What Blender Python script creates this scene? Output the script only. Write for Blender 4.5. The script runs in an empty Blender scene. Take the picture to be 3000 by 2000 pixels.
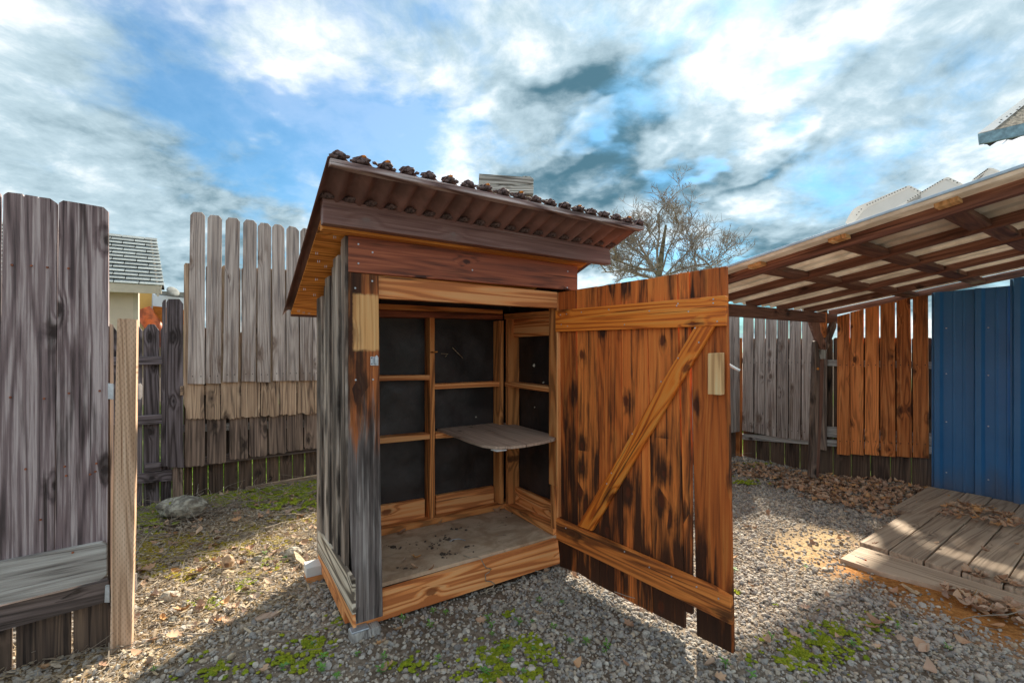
import bpy, bmesh, math, random
import numpy as np
from mathutils import Vector, Matrix, noise as mn

random.seed(7); rng = np.random.default_rng(7)
scn = bpy.context.scene
COL = scn.collection
R = math.radians

# ------------------------------------------------------------------ camera, sky, sun, exposure
F, CX, CY, H = 1333.0, 1500.0, 1030.0, 1.25      # focal length and horizon of the 3000 px wide photograph, eye height
cam_d = bpy.data.cameras.new('camera'); cam = bpy.data.objects.new('camera', cam_d); COL.objects.link(cam)
cam_d.sensor_width = 36; cam_d.lens = 36 * F / 3000; cam_d.shift_y = 0.010
cam_d.clip_start = .02; cam_d.clip_end = 2000
cam.location = (0, 0, H); cam.rotation_euler = (R(90), 0, 0)
scn.camera = cam

SUN_EL, SUN_AZ = R(38), math.atan2(.38, .92)
sd = bpy.data.lights.new('sun', 'SUN'); so = bpy.data.objects.new('sun', sd); COL.objects.link(so)
sd.energy = 2.0; sd.angle = R(2.6); sd.color = (1, .90, .74)
sdir = Vector((math.sin(SUN_AZ) * math.cos(SUN_EL), math.cos(SUN_AZ) * math.cos(SUN_EL), math.sin(SUN_EL)))
so.rotation_euler = sdir.to_track_quat('Z', 'Y').to_euler(); so.location = sdir * 30

scn.view_settings.view_transform = 'Standard'; scn.view_settings.look = 'None'
scn.view_settings.exposure = 2.45; scn.view_settings.gamma = 1; scn.view_settings.use_curve_mapping = False
scn.render.engine = 'CYCLES'
scn.cycles.max_bounces = 8; scn.cycles.diffuse_bounces = 5

# ------------------------------------------------------------------ node helpers
class NT:
    def __init__(s, tree): s.t = tree; s.n = tree.nodes; s.l = tree.links
    def put(s, sock, v):
        if v is None: return
        if isinstance(v, bpy.types.NodeSocket): s.l.new(v, sock)
        elif isinstance(v, bpy.types.Node): s.l.new(v.outputs[0], sock)
        else:
            if isinstance(v, (tuple, list)) and sock.type == 'RGBA' and len(v) == 3: v = (*v, 1)
            sock.default_value = v
    def math(s, op, a, b=None, c=None, clamp=False):
        m = s.n.new('ShaderNodeMath'); m.operation = op; m.use_clamp = clamp
        for i, v in enumerate((a, b, c)): s.put(m.inputs[i], v)
        return m.outputs[0]
    def vmath(s, op, a, b=None, out=0):
        m = s.n.new('ShaderNodeVectorMath'); m.operation = op
        s.put(m.inputs[0], a)
        if b is not None: s.put(m.inputs[1], b)
        return m.outputs[out]
    def comb(s, x, y, z):
        m = s.n.new('ShaderNodeCombineXYZ')
        for i, v in enumerate((x, y, z)): s.put(m.inputs[i], v)
        return m.outputs[0]
    def sep(s, v):
        m = s.n.new('ShaderNodeSeparateXYZ'); s.put(m.inputs[0], v); return m.outputs
    def noise(s, vec, scale=1, detail=3, rough=.5, dist=0, out='Fac'):
        m = s.n.new('ShaderNodeTexNoise'); s.put(m.inputs['Vector'], vec)
        m.inputs['Scale'].default_value = scale; m.inputs['Detail'].default_value = detail
        m.inputs['Roughness'].default_value = rough; m.inputs['Distortion'].default_value = dist
        return m.outputs[out]
    def ss(s, v, a, b, lo=0., hi=1.):
        m = s.n.new('ShaderNodeMapRange'); m.interpolation_type = 'SMOOTHSTEP'
        s.put(m.inputs['Value'], v); s.put(m.inputs['From Min'], a); s.put(m.inputs['From Max'], b)
        s.put(m.inputs['To Min'], lo); s.put(m.inputs['To Max'], hi)
        return m.outputs[0]
    def mix(s, f, a, b, mode='MIX'):
        m = s.n.new('ShaderNodeMix'); m.data_type = 'RGBA'; m.blend_type = mode
        s.put(m.inputs[0], f); s.put(m.inputs[6], a); s.put(m.inputs[7], b)
        return m.outputs[2]
    def bump(s, h, strength, dist, normal=None):
        m = s.n.new('ShaderNodeBump'); s.put(m.inputs['Height'], h); s.put(m.inputs['Strength'], strength)
        s.put(m.inputs['Distance'], dist)
        if normal is not None: s.put(m.inputs['Normal'], normal)
        return m.outputs[0]

# ------------------------------------------------------------------ world: Nishita sky with broken cloud
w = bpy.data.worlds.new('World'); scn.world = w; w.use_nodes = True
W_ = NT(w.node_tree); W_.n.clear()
sky = W_.n.new('ShaderNodeTexSky'); sky.sky_type = 'NISHITA'; sky.sun_disc = False
sky.sun_elevation = SUN_EL; sky.sun_rotation = SUN_AZ; sky.air_density = 1.3; sky.ozone_density = 2.5; sky.dust_density = .4
def pdir(px, py): return Vector(((px - CX) / F, 1, (CY - py) / F)).normalized()
wtc = W_.n.new('ShaderNodeTexCoord').outputs['Generated']
dx, dy, dz = W_.sep(wtc)
zz = W_.math('ADD', W_.math('MAXIMUM', dz, .0), .28)
P2 = W_.comb(W_.math('DIVIDE', dx, zz), W_.math('DIVIDE', dy, zz), 0)
wn = W_.noise(P2, 1.1, 5, .55, out='Color')
P3 = W_.vmath('ADD', P2, W_.vmath('SCALE', W_.vmath('SUBTRACT', wn, (.5, .5, .5)), None))
P3.node.inputs[1].links[0].from_node.inputs['Scale'].default_value = .30
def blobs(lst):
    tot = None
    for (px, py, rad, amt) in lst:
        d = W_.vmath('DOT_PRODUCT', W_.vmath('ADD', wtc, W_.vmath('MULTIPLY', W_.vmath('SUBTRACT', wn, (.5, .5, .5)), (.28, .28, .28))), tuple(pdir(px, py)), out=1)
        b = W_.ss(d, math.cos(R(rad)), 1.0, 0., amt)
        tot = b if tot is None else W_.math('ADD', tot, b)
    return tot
n1 = W_.noise(P3, 2.6, 10, .60)
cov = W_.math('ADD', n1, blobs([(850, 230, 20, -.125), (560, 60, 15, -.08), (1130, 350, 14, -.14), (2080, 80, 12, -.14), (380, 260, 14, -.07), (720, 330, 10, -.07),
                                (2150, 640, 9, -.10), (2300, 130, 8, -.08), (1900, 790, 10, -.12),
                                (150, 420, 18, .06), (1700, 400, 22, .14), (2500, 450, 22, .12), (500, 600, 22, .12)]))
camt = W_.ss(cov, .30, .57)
n2 = W_.noise(P3, 2.4, 9, .60)
n3 = W_.noise(P3, 8.0, 9, .66)
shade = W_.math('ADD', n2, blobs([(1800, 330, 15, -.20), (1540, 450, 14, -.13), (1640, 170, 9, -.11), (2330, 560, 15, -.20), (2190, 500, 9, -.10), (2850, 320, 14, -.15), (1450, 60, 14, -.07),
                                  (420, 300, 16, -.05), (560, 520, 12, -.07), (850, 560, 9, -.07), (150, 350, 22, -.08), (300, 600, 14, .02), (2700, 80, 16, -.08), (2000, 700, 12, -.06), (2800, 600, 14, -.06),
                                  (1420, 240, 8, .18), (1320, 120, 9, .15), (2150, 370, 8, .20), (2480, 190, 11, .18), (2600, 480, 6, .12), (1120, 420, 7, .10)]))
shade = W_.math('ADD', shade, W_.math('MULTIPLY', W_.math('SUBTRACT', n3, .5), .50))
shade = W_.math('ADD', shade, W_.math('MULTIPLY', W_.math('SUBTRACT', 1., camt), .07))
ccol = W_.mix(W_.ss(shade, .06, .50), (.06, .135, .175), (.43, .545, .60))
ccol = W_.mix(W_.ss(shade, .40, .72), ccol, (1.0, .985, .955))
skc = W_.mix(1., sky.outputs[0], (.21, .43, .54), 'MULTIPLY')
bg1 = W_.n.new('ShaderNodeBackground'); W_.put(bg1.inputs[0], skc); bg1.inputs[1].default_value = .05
bg2 = W_.n.new('ShaderNodeBackground'); W_.put(bg2.inputs[0], ccol); bg2.inputs[1].default_value = .268  # cloud level raised all round as fill; shade blobs darken the part in view
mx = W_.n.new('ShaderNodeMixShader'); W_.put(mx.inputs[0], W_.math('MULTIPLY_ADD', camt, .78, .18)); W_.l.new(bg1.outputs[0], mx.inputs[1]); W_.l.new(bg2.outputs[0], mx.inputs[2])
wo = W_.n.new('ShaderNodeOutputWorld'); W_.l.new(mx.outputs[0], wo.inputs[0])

# ------------------------------------------------------------------ materials
def new_mat(name):
    m = bpy.data.materials.new(name); m.use_nodes = True; t = NT(m.node_tree)
    return m, t, t.n['Principled BSDF']

def wood_group():
    g = bpy.data.node_groups.new('weathered_plank', 'ShaderNodeTree')
    I = g.interface
    def fin(n, v, typ='NodeSocketFloat'):
        s = I.new_socket(n, in_out='INPUT', socket_type=typ); s.default_value = v
    for n, v in (('Light', (.5, .5, .5, 1)), ('Mid', (.3, .3, .3, 1)), ('Dark', (.1, .1, .1, 1)), ('Stain', (.03, .02, .02, 1))): fin(n, v, 'NodeSocketColor')
    for n, v in (('Ring', .3), ('StainAmt', .5), ('StainLevel', .55), ('EndDark', .0), ('EndLen', .3), ('Knots', .5), ('Tint', .2), ('Bump', .5), ('Contrast', 1.0), ('Rough', .75)): fin(n, v)
    I.new_socket('BSDF', in_out='OUTPUT', socket_type='NodeSocketShader')
    t = NT(g); gi = t.n.new('NodeGroupInput').outputs; go = t.n.new('NodeGroupOutput')
    obj = t.n.new('ShaderNodeTexCoord').outputs['Object']
    rnd = t.n.new('ShaderNodeObjectInfo').outputs['Random']
    off = t.vmath('SCALE', t.comb(17.3, 41.7, 29.1)); t.put(off.node.inputs['Scale'], rnd)
    co = t.vmath('ADD', obj, off)
    # knots
    cs = t.vmath('MULTIPLY', co, (8., 2.3, 2.))
    vo = t.n.new('ShaderNodeTexVoronoi'); vo.inputs['Scale'].default_value = 1; t.put(vo.inputs['Vector'], cs)
    dm = t.vmath('MULTIPLY', t.vmath('SUBTRACT', cs, vo.outputs['Position']), (1 / 8., .55 / 2.3, 0))
    dk = t.vmath('LENGTH', dm, out=1)
    wob = t.noise(co, 60, 2, .5)
    dk = t.math('ADD', dk, t.math('MULTIPLY', t.math('SUBTRACT', wob, .5), .012))
    vr = t.sep(vo.outputs['Color'])
    present = t.math('LESS_THAN', vr[0], gi['Knots'])
    rad = t.math('MULTIPLY_ADD', vr[1], .011, .006)
    knot = t.math('MULTIPLY', t.ss(t.math('SUBTRACT', dk, rad), -.004, .004, 1., 0.), present)
    halo = t.math('MULTIPLY', t.ss(dk, .0, .055, 1., 0.), present)
    # grain
    lf = t.noise(t.vmath('MULTIPLY', co, (6.5, .34, 3.)), 1, 2, .5, .1)
    ringv = t.math('SINE', t.math('MULTIPLY', t.math('ADD', lf, t.math('MULTIPLY', halo, .07)), 105.))
    ringv = t.math('MULTIPLY_ADD', ringv, .5, .5)
    ringv = t.math('POWER', ringv, 1.6)
    streak = t.noise(t.vmath('MULTIPLY', co, (70., .85, 14.)), 1, 6, .68, .1)
    fine = t.noise(t.vmath('MULTIPLY', co, (150., 3.5, 40.)), 1, 5, .7)
    wide = t.noise(t.vmath('MULTIPLY', co, (15., .75, 5.)), 1, 5, .6, .25)
    f = t.math('MULTIPLY', streak, .55)
    f = t.math('MULTIPLY_ADD', wide, .27, f)
    f = t.math('MULTIPLY_ADD', fine, .36, f)
    f = t.math('MULTIPLY_ADD', t.math('MULTIPLY', ringv, -.42), gi['Ring'], f)
    f = t.math('MULTIPLY_ADD', gi['Ring'], .16, f)
    f = t.math('SUBTRACT', f, .59)
    f = t.math('MULTIPLY_ADD', t.math('MULTIPLY', f, 2.7), gi['Contrast'], .5)
    c = t.mix(t.ss(f, 0., .5), gi['Dark'], gi['Mid'])
    c = t.mix(t.ss(f, .45, 1.05), c, gi['Light'])
    hue = t.math('FRACT', t.math('MULTIPLY', rnd, 7.31))
    c = t.mix(t.math('MULTIPLY', t.math('MULTIPLY', hue, gi['Tint']), .8), c, gi['Light'])
    # stains running with the grain, heavier at the foot of a board
    oy = t.sep(obj)[1]
    st = t.noise(t.vmath('MULTIPLY', co, (12., 1.5, 6.)), 1, 5, .6, .3)
    st2 = t.noise(t.vmath('MULTIPLY', co, (55., 2.4, 6.)), 1, 3, .6)
    e = t.math('SUBTRACT', 1., t.math('DIVIDE', oy, gi['EndLen']), clamp=True)
    sv = t.math('ADD', t.math('MULTIPLY_ADD', st2, .35, t.math('MULTIPLY', st, .65)), t.math('MULTIPLY', e, gi['EndDark']))
    sv = t.math('ADD', sv, t.math('MULTIPLY', halo, .13))
    sm = t.ss(t.math('SUBTRACT', sv, gi['StainLevel']), -.07, .09)
    c = t.mix(t.math('MULTIPLY', sm, gi['StainAmt']), c, gi['Stain'])
    kc = t.mix(.65, gi['Dark'], gi['Stain'])
    c = t.mix(t.math('MULTIPLY', knot, .85), c, kc)
    # cracks
    ck = t.noise(t.vmath('MULTIPLY', co, (90., 1.1, 5.)), 1, 2, .5)
    crack = t.ss(ck, .675, .71)
    c = t.mix(t.math('MULTIPLY', crack, .75), c, gi['Stain'])
    tint = t.math('MULTIPLY_ADD', t.math('SUBTRACT', rnd, .5), gi['Tint'], 1.)
    c = t.mix(1., c, t.comb(tint, tint, tint), 'MULTIPLY')
    h = t.math('MULTIPLY_ADD', fine, .3, t.math('MULTIPLY', streak, .9))
    h = t.math('MULTIPLY_ADD', ringv, -.15, h)
    h = t.math('SUBTRACT', h, t.math('MULTIPLY', crack, .8))
    h = t.math('MULTIPLY_ADD', knot, -.5, h)
    b = t.n.new('ShaderNodeBsdfPrincipled')
    t.put(b.inputs['Base Color'], c); t.put(b.inputs['Roughness'], gi['Rough']); b.inputs['Specular IOR Level'].default_value = .3
    t.put(b.inputs['Normal'], t.bump(h, gi['Bump'], .006))
    t.l.new(b.outputs[0], go.inputs[0])
    return g
WG = wood_group()
def wood(name, light, mid, dark, stain=(.02, .014, .011), **kw):
    m = bpy.data.materials.new(name); m.use_nodes = True; t = NT(m.node_tree)
    t.n.remove(t.n['Principled BSDF'])
    g = t.n.new('ShaderNodeGroup'); g.node_tree = WG
    for k, v, q in (('Light', light, 1.45), ('Mid', mid, 1.6), ('Dark', dark, 1.5), ('Stain', stain, 1.15)): g.inputs[k].default_value = (*[min(.82, x * q) for x in v], 1)
    for k, v in kw.items(): g.inputs[k].default_value = v
    t.l.new(g.outputs[0], t.n['Material Output'].inputs[0])
    return m
M = {}
M['grey_purple'] = wood('weathered grey violet cedar', (.34, .29, .29), (.118, .084, .087), (.036, .024, .026), Ring=.3, StainAmt=.75, StainLevel=.57, Knots=.55, Bump=1., Contrast=1.45, Tint=.15)
M['grey_rail'] = wood('bleached grey rail', (.42, .41, .39), (.23, .215, .20), (.08, .07, .065), Ring=.3, StainAmt=.5, StainLevel=.62, Knots=.3, Bump=.8)
M['dark_rail'] = wood('dark damp rail', (.17, .135, .125), (.085, .064, .06), (.03, .022, .02), Ring=.4, StainAmt=.7, StainLevel=.52, Knots=.3)
M['dark_foot'] = wood('dark damp board', (.16, .105, .07), (.06, .040, .031), (.022, .015, .012), (.012, .008, .007), Ring=.3, StainAmt=.85, StainLevel=.54, Knots=.3, EndDark=-.14, EndLen=.3, Tint=.4)
M['grey_fence'] = wood('silver grey fence board', (.43, .385, .355), (.24, .198, .176), (.095, .078, .075), (.13, .082, .058), Ring=.25, StainAmt=.7, StainLevel=.60, Knots=.4, EndDark=.11, EndLen=.6, Contrast=1.35, Tint=.25)
M['brown_fence'] = wood('brown weathered fence board', (.42, .31, .215), (.245, .165, .11), (.075, .05, .037), (.035, .022, .017), Contrast=1.3, Ring=.3, StainAmt=.7, StainLevel=.60, Knots=.45, Tint=.3)
M['lower_fence'] = wood('dark brown weathered fence board', (.28, .20, .15), (.115, .082, .066), (.04, .028, .024), Ring=.4, StainAmt=.75, StainLevel=.55, Knots=.35, EndDark=-.12, EndLen=.25, Tint=.3)
M['picket'] = wood('dark picket', (.19, .165, .18), (.085, .068, .07), (.03, .022, .022), (.014, .01, .009), Ring=.5, StainAmt=.7, StainLevel=.56, Knots=.5)
M['gate_post'] = wood('pale incised lumber', (.50, .365, .265), (.37, .245, .165), (.25, .155, .095), (.28, .14, .075), Ring=.5, StainAmt=.35, StainLevel=.6, Knots=.25, Bump=.6)
M['door_board'] = wood('orange stained door board', (.60, .185, .040), (.40, .088, .016), (.17, .034, .008), (.026, .011, .007), Ring=.3, StainAmt=.95, StainLevel=.548, EndDark=.14, EndLen=.9, Knots=.6, Bump=.5, Rough=.62, Tint=.65, Contrast=1.1)
M['door_rail'] = wood('bright orange rail', (.60, .215, .040), (.53, .138, .016), (.29, .055, .007), (.03, .010, .005), Ring=.6, StainAmt=.85, StainLevel=.62, Knots=.45, Bump=.4, Rough=.45)
M['door_low_rail'] = wood('dirty orange rail', (.56, .19, .042), (.35, .098, .02), (.14, .036, .010), (.022, .011, .007), Ring=.55, StainAmt=.85, StainLevel=.575, Knots=.4, Bump=.5, Rough=.55)
M['fir'] = wood('orange fir lumber', (.57, .28, .115), (.49, .175, .052), (.31, .088, .023), (.07, .026, .012), Ring=.9, StainAmt=.45, StainLevel=.62, Knots=.3, Bump=.35, Rough=.6, Tint=.25)
M['stud'] = wood('fir stud', (.52, .225, .075), (.39, .13, .036), (.19, .070, .022), (.045, .02, .01), Ring=.8, StainAmt=.5, StainLevel=.60, Knots=.35, Bump=.35, Tint=.3)
M['red_brown'] = wood('red brown stained board', (.33, .105, .05), (.165, .045, .022), (.045, .013, .010), (.012, .006, .005), Ring=.35, StainAmt=.75, StainLevel=.57, Knots=.4, Bump=.35, Rough=.5)
M['fascia'] = wood('dusty brown painted board', (.22, .135, .12), (.12, .062, .054), (.06, .028, .025), (.26, .20, .19), Ring=.2, StainAmt=.35, StainLevel=.60, Knots=.2, Bump=.35, Rough=.5)
M['siding'] = wood('black and silver weathered siding', (.50, .44, .385), (.14, .10, .076), (.03, .021, .016), (.012, .009, .009), Ring=.2, StainAmt=.85, StainLevel=.50, Knots=.4, Bump=1., Contrast=1.3, Tint=.35)
M['side_trim'] = wood('split silver trim board', (.52, .46, .38), (.30, .245, .18), (.08, .06, .045), Ring=.9, StainAmt=.7, StainLevel=.58, Knots=.1, Bump=1.)
M['trim_strip'] = wood('peeling grey strip', (.50, .45, .45), (.20, .14, .135), (.07, .04, .038), Ring=.5, StainAmt=.6, StainLevel=.55, Knots=.1, Bump=1.)
M['soffit'] = wood('orange plywood', (.55, .24, .055), (.42, .15, .027), (.25, .078, .012), (.06, .03, .015), Ring=.7, StainAmt=.3, StainLevel=.66, Knots=.2, Bump=.2)
M['floor_ply'] = wood('dirty plywood floor', (.36, .30, .24), (.245, .20, .158), (.14, .11, .085), (.09, .062, .045), Ring=.15, StainAmt=.5, StainLevel=.58, Knots=.0, Bump=.3, Contrast=.6)
M['floor_ply'] = None
M['shelf_ply'] = wood('worn grey brown shelf', (.38, .285, .22), (.26, .185, .14), (.13, .088, .066), Ring=.2, StainAmt=.4, StainLevel=.60, Knots=.1, Bump=.3)
M['orange_fence'] = wood('orange brown fence board', (.56, .225, .075), (.36, .105, .026), (.16, .040, .010), (.045, .016, .008), Ring=.5, StainAmt=.75, StainLevel=.57, Knots=.55, Bump=.5, Tint=.55, Rough=.65)
M['rafter'] = wood('dark red brown rafter', (.23, .125, .085), (.11, .050, .036), (.045, .02, .016), (.014, .007, .006), Ring=.3, StainAmt=.6, StainLevel=.58, Knots=.3, Bump=.4, Rough=.6, Tint=.35)
M['pale_block'] = wood('pale lumber offcut', (.68, .47, .27), (.50, .30, .14), (.33, .17, .07), Ring=.5, StainAmt=.3, StainLevel=.64, Knots=.2, Bump=.3)
M['deck'] = wood('grey tan deck plank', (.38, .30, .225), (.27, .205, .148), (.16, .115, .082), (.10, .072, .055), Ring=.55, StainAmt=.5, StainLevel=.62, Knots=.15, Bump=.5, Contrast=.8, Tint=.2)
M['old_sign'] = wood('silver green plank', (.42, .44, .42), (.25, .25, .23), (.08, .075, .065), Ring=.6, StainAmt=.6, StainLevel=.58, Bump=.8)
def post_mat():     # the shed's front corner board: burnt silver wood with a pale unstained patch where a plate once sat
    m = bpy.data.materials.new('burnt corner board'); m.use_nodes = True; t = NT(m.node_tree); t.n.remove(t.n['Principled BSDF'])
    def grp(l, mi, d, s, **kw):
        g = t.n.new('ShaderNodeGroup'); g.node_tree = WG
        for k, v, q in (('Light', l, 1.3), ('Mid', mi, 1.45), ('Dark', d, 1.4), ('Stain', s, 1.15)): g.inputs[k].default_value = (*[min(.82, x * q) for x in v], 1)
        for k, v in kw.items(): g.inputs[k].default_value = v
        return g.outputs[0]
    a = grp((.40, .365, .345), (.13, .105, .098), (.035, .027, .025), (.014, .010, .010), StainAmt=.8, StainLevel=.52, Ring=.2, Bump=1., Contrast=1.2)
    b = grp((.52, .20, .06), (.30, .09, .028), (.10, .03, .013), (.016, .008, .006), StainAmt=.9, StainLevel=.50, Ring=.3, Bump=.7)
    c = grp((.66, .42, .20), (.52, .28, .11), (.36, .17, .06), (.12, .06, .03), StainAmt=.6, StainLevel=.62, Ring=.4, Bump=.4, Knots=.9)
    obj = t.n.new('ShaderNodeTexCoord').outputs['Object']; x, y, z = t.sep(obj)
    nz = t.noise(t.vmath('MULTIPLY', obj, (26., 3., 1.)), 1, 4, .6)
    nf = t.noise(obj, 55, 3, .6)
    k = t.ss(t.math('ADD', y, t.math('MULTIPLY', t.math('SUBTRACT', nz, .5), 1.3)), .72, 1.0)
    mx = t.n.new('ShaderNodeMixShader'); t.put(mx.inputs[0], k); t.l.new(a, mx.inputs[1]); t.l.new(b, mx.inputs[2])
    yj = t.math('ADD', y, t.math('MULTIPLY', t.math('SUBTRACT', nf, .5), .02)); xj = t.math('ADD', x, t.math('MULTIPLY', t.math('SUBTRACT', nf, .5), .008))
    pm = t.math('MULTIPLY', t.ss(yj, 1.185, 1.20), t.ss(yj, 1.43, 1.445, 1., 0.))
    pm = t.math('MULTIPLY', pm, t.ss(xj, -.060, -.054))
    mx2 = t.n.new('ShaderNodeMixShader'); t.put(mx2.inputs[0], pm); t.l.new(mx.outputs[0], mx2.inputs[1]); t.l.new(c, mx2.inputs[2])
    t.l.new(mx2.outputs[0], t.n['Material Output'].inputs[0])
    return m
M['post'] = post_mat()

def floor_mat():
    m, t, b = new_mat('dirty plywood floor')
    oc = t.n.new('ShaderNodeTexCoord').outputs['Object']
    n = t.noise(oc, 5, 6, .65, .6); n2 = t.noise(t.vmath('MULTIPLY', oc, (40, 6, 1)), 1, 4, .6); n3 = t.noise(oc, 16, 5, .6)
    c = t.mix(t.ss(n, .36, .62), (.40, .27, .17), (.60, .455, .32))
    c = t.mix(t.math('MULTIPLY', t.ss(n2, .5, .7), .35), c, (.22, .16, .115))
    c = t.mix(t.math('MULTIPLY', t.ss(n3, .60, .70), .6), c, (.13, .085, .06))
    t.put(b.inputs['Base Color'], c); b.inputs['Roughness'].default_value = .85
    t.put(b.inputs['Normal'], t.bump(n3, .3, .004))
    return m
def incise(m):
    t = NT(m.node_tree); out = t.n['Material Output']; g = [n for n in t.n if n.type == 'GROUP'][0]
    obj = t.n.new('ShaderNodeTexCoord').outputs['Object']; x, y, z = t.sep(obj)
    wv = t.math('MULTIPLY', t.math('SUBTRACT', t.noise(t.vmath('MULTIPLY', obj, (6, 2, 1)), 1, 2), .5), .03)
    cx_ = t.math('MULTIPLY', t.math('ADD', x, wv), 1 / .0075)
    col = t.math('FLOOR', cx_); fx = t.math('ABSOLUTE', t.math('SUBTRACT', t.math('FRACT', cx_), .5))
    yy = t.math('FRACT', t.math('ADD', t.math('MULTIPLY', y, 1 / .024), t.math('MULTIPLY', t.math('FRACT', t.math('MULTIPLY', col, .618)), 1.)))
    fy = t.math('ABSOLUTE', t.math('SUBTRACT', yy, .5))
    k = t.math('MULTIPLY', t.ss(fx, .08, .17, 1., 0.), t.ss(fy, .17, .26, 1., 0.))
    d = t.n.new('ShaderNodeBsdfDiffuse'); d.inputs[0].default_value = (.10, .06, .035, 1)
    mx = t.n.new('ShaderNodeMixShader'); t.put(mx.inputs[0], t.math('MULTIPLY', k, .45)); t.l.new(g.outputs[0], mx.inputs[1]); t.l.new(d.outputs[0], mx.inputs[2]); t.l.new(mx.outputs[0], out.inputs[0])
incise(M['gate_post'])
def simple(name, col, rough=.6, metal=0., var=.15, scale=8., bump=.0, bscale=60., col2=None, rnd=0., spec=.4):
    m, t, b = new_mat(name)
    oc = t.n.new('ShaderNodeTexCoord').outputs['Object']
    n = t.noise(oc, scale, 5, .6)
    c = t.mix(t.ss(n, .38, .64), tuple(x * (1 - var) for x in col), col2 or tuple(min(1, x * (1 + var)) for x in col))
    if rnd:
        r = t.n.new('ShaderNodeObjectInfo').outputs['Random']; k = t.math('MULTIPLY_ADD', t.math('SUBTRACT', r, .5), rnd, 1.)
        c = t.mix(1., c, t.comb(k, k, k), 'MULTIPLY')
    t.put(b.inputs['Base Color'], c); b.inputs['Roughness'].default_value = rough; b.inputs['Metallic'].default_value = metal
    b.inputs['Specular IOR Level'].default_value = spec
    if bump: t.put(b.inputs['Normal'], t.bump(t.noise(oc, bscale, 4, .6), bump, .006))
    return m
M['floor_ply'] = floor_mat()
M['roof_metal'] = simple('brown painted corrugated metal', (.19, .098, .085), .5, 0, .25, 6)
M['tar'] = simple('dark brown roof cement', (.085, .05, .048), .75, 0, .5, 70, .8, 180, col2=(.19, .13, .125))
M['foam'] = simple('orange foam filler', (.50, .17, .02), .8, 0, .4, 60, .6, 120)
M['felt'] = simple('black roofing felt', (.026, .020, .019), .5, 0, .45, 4, .9, 10, spec=.5)
M['steel'] = simple('galvanised steel', (.55, .60, .66), .42, .6, .15, 30)
M['rust'] = simple('rusty screw', (.30, .10, .05), .6, .3, .3, 90)
M['white_metal'] = simple('white painted sheet', (.66, .66, .64), .45, 0, .06, 4)
M['white_band'] = simple('white painted flange', (.78, .77, .73), .45, 0, .06, 4)
M['rivet'] = simple('dark rivet', (.02, .02, .02), .5)
M['carport_sheet'] = simple('tan fibreglass roof sheet', (.60, .51, .41), .5, 0, .18, 2.5, 0, 50, col2=(.74, .66, .56))
def sheet_mat():
    m, t, b = new_mat('tan fibreglass roof sheet')
    oc = t.n.new('ShaderNodeTexCoord').outputs['Object']
    n = t.noise(t.vmath('MULTIPLY', oc, (2., 2., 2.)), 1, 5, .6); n2 = t.noise(oc, 14, 4, .6)
    c = t.mix(t.ss(t.math('MULTIPLY_ADD', n2, .4, t.math('MULTIPLY', n, .6)), .38, .62), (.60, .545, .475), (.82, .77, .70))
    t.put(b.inputs['Base Color'], c); b.inputs['Roughness'].default_value = .5
    tr = t.n.new('ShaderNodeBsdfTranslucent'); t.put(tr.inputs[0], c)
    mx = t.n.new('ShaderNodeMixShader'); mx.inputs[0].default_value = .24
    t.l.new(b.outputs[0], mx.inputs[1]); t.l.new(tr.outputs[0], mx.inputs[2]); t.l.new(mx.outputs[0], t.n['Material Output'].inputs[0])
    return m
M['carport_sheet'] = sheet_mat()
M['sheet_edge'] = simple('pale blue sheet edge', (.42, .56, .68), .4)
M['beige'] = simple('beige painted wall', (.66, .55, .45), .7, 0, .05, 3)
M['beige_trim'] = simple('beige painted trim', (.56, .49, .40), .7, 0, .06, 5)
M['yellow'] = simple('yellow painted wall', (.70, .44, .13), .7, 0, .05, 3)
M['olive'] = simple('olive painted wall', (.42, .36, .18), .7, 0, .05, 3)
M['pale_blue'] = simple('pale blue sheet', (.60, .70, .82), .5, 0, .05, 3)
M['orange_beam'] = simple('varnished orange beam', (.52, .17, .016), .45, 0, .2, 6)
M['log'] = simple('varnished red log', (.46, .10, .02), .4, 0, .35, 7)
M['grey_roof'] = simple('grey roofing', (.22, .23, .22), .8, 0, .2, 10)
M['shingle'] = simple('grey asphalt shingle', (.30, .335, .335), .9, 0, .3, 90, .5, 200, rnd=.35)
M['dark_gap'] = simple('dark underlay', (.03, .03, .03), .9)
M['old_shingle'] = simple('mossy old shingle', (.23, .20, .155), .9, 0, .5, 30, .8, 60)
M['blue_fascia'] = simple('weathered blue fascia', (.16, .28, .36), .6, 0, .3, 12)
M['torn'] = simple('torn dark felt', (.035, .03, .03), .8)
M['bark'] = simple('grey bark', (.29, .25, .215), .9, 0, .4, 20, .6, 60)
M['bark_moss'] = simple('mossy trunk bark', (.17, .15, .095), .9, 0, .4, 12, .7, 50)
M['rock'] = simple('lichen covered rock', (.26, .23, .19), .9, 0, .5, 22, .9, 60, col2=(.40, .38, .31))
M['tan_rock'] = simple('tan stone', (.48, .33, .21), .85, 0, .2, 20, .4, 60)
M['pale_rock'] = simple('pale grey stone', (.45, .40, .32), .85, 0, .25, 20, .4, 60)
M['hollow_shade'] = simple('dark hollow', (.16, .09, .05), .9)  # dark brown standing for the shade inside a hollow
M['chip'] = simple('pale wood chip', (.52, .40, .26), .8, 0, .3, 30, .4, 60)
M['orange_tip'] = simple('orange plastic', (.70, .13, .03), .4)
M['paper'] = simple('white paper', (.75, .70, .62), .6)
M['vine'] = simple('dry grey vine', (.38, .31, .23), .9, 0, .3, 30)
M['plastic_hook'] = simple('pale painted rod', (.62, .68, .70), .4)
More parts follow.
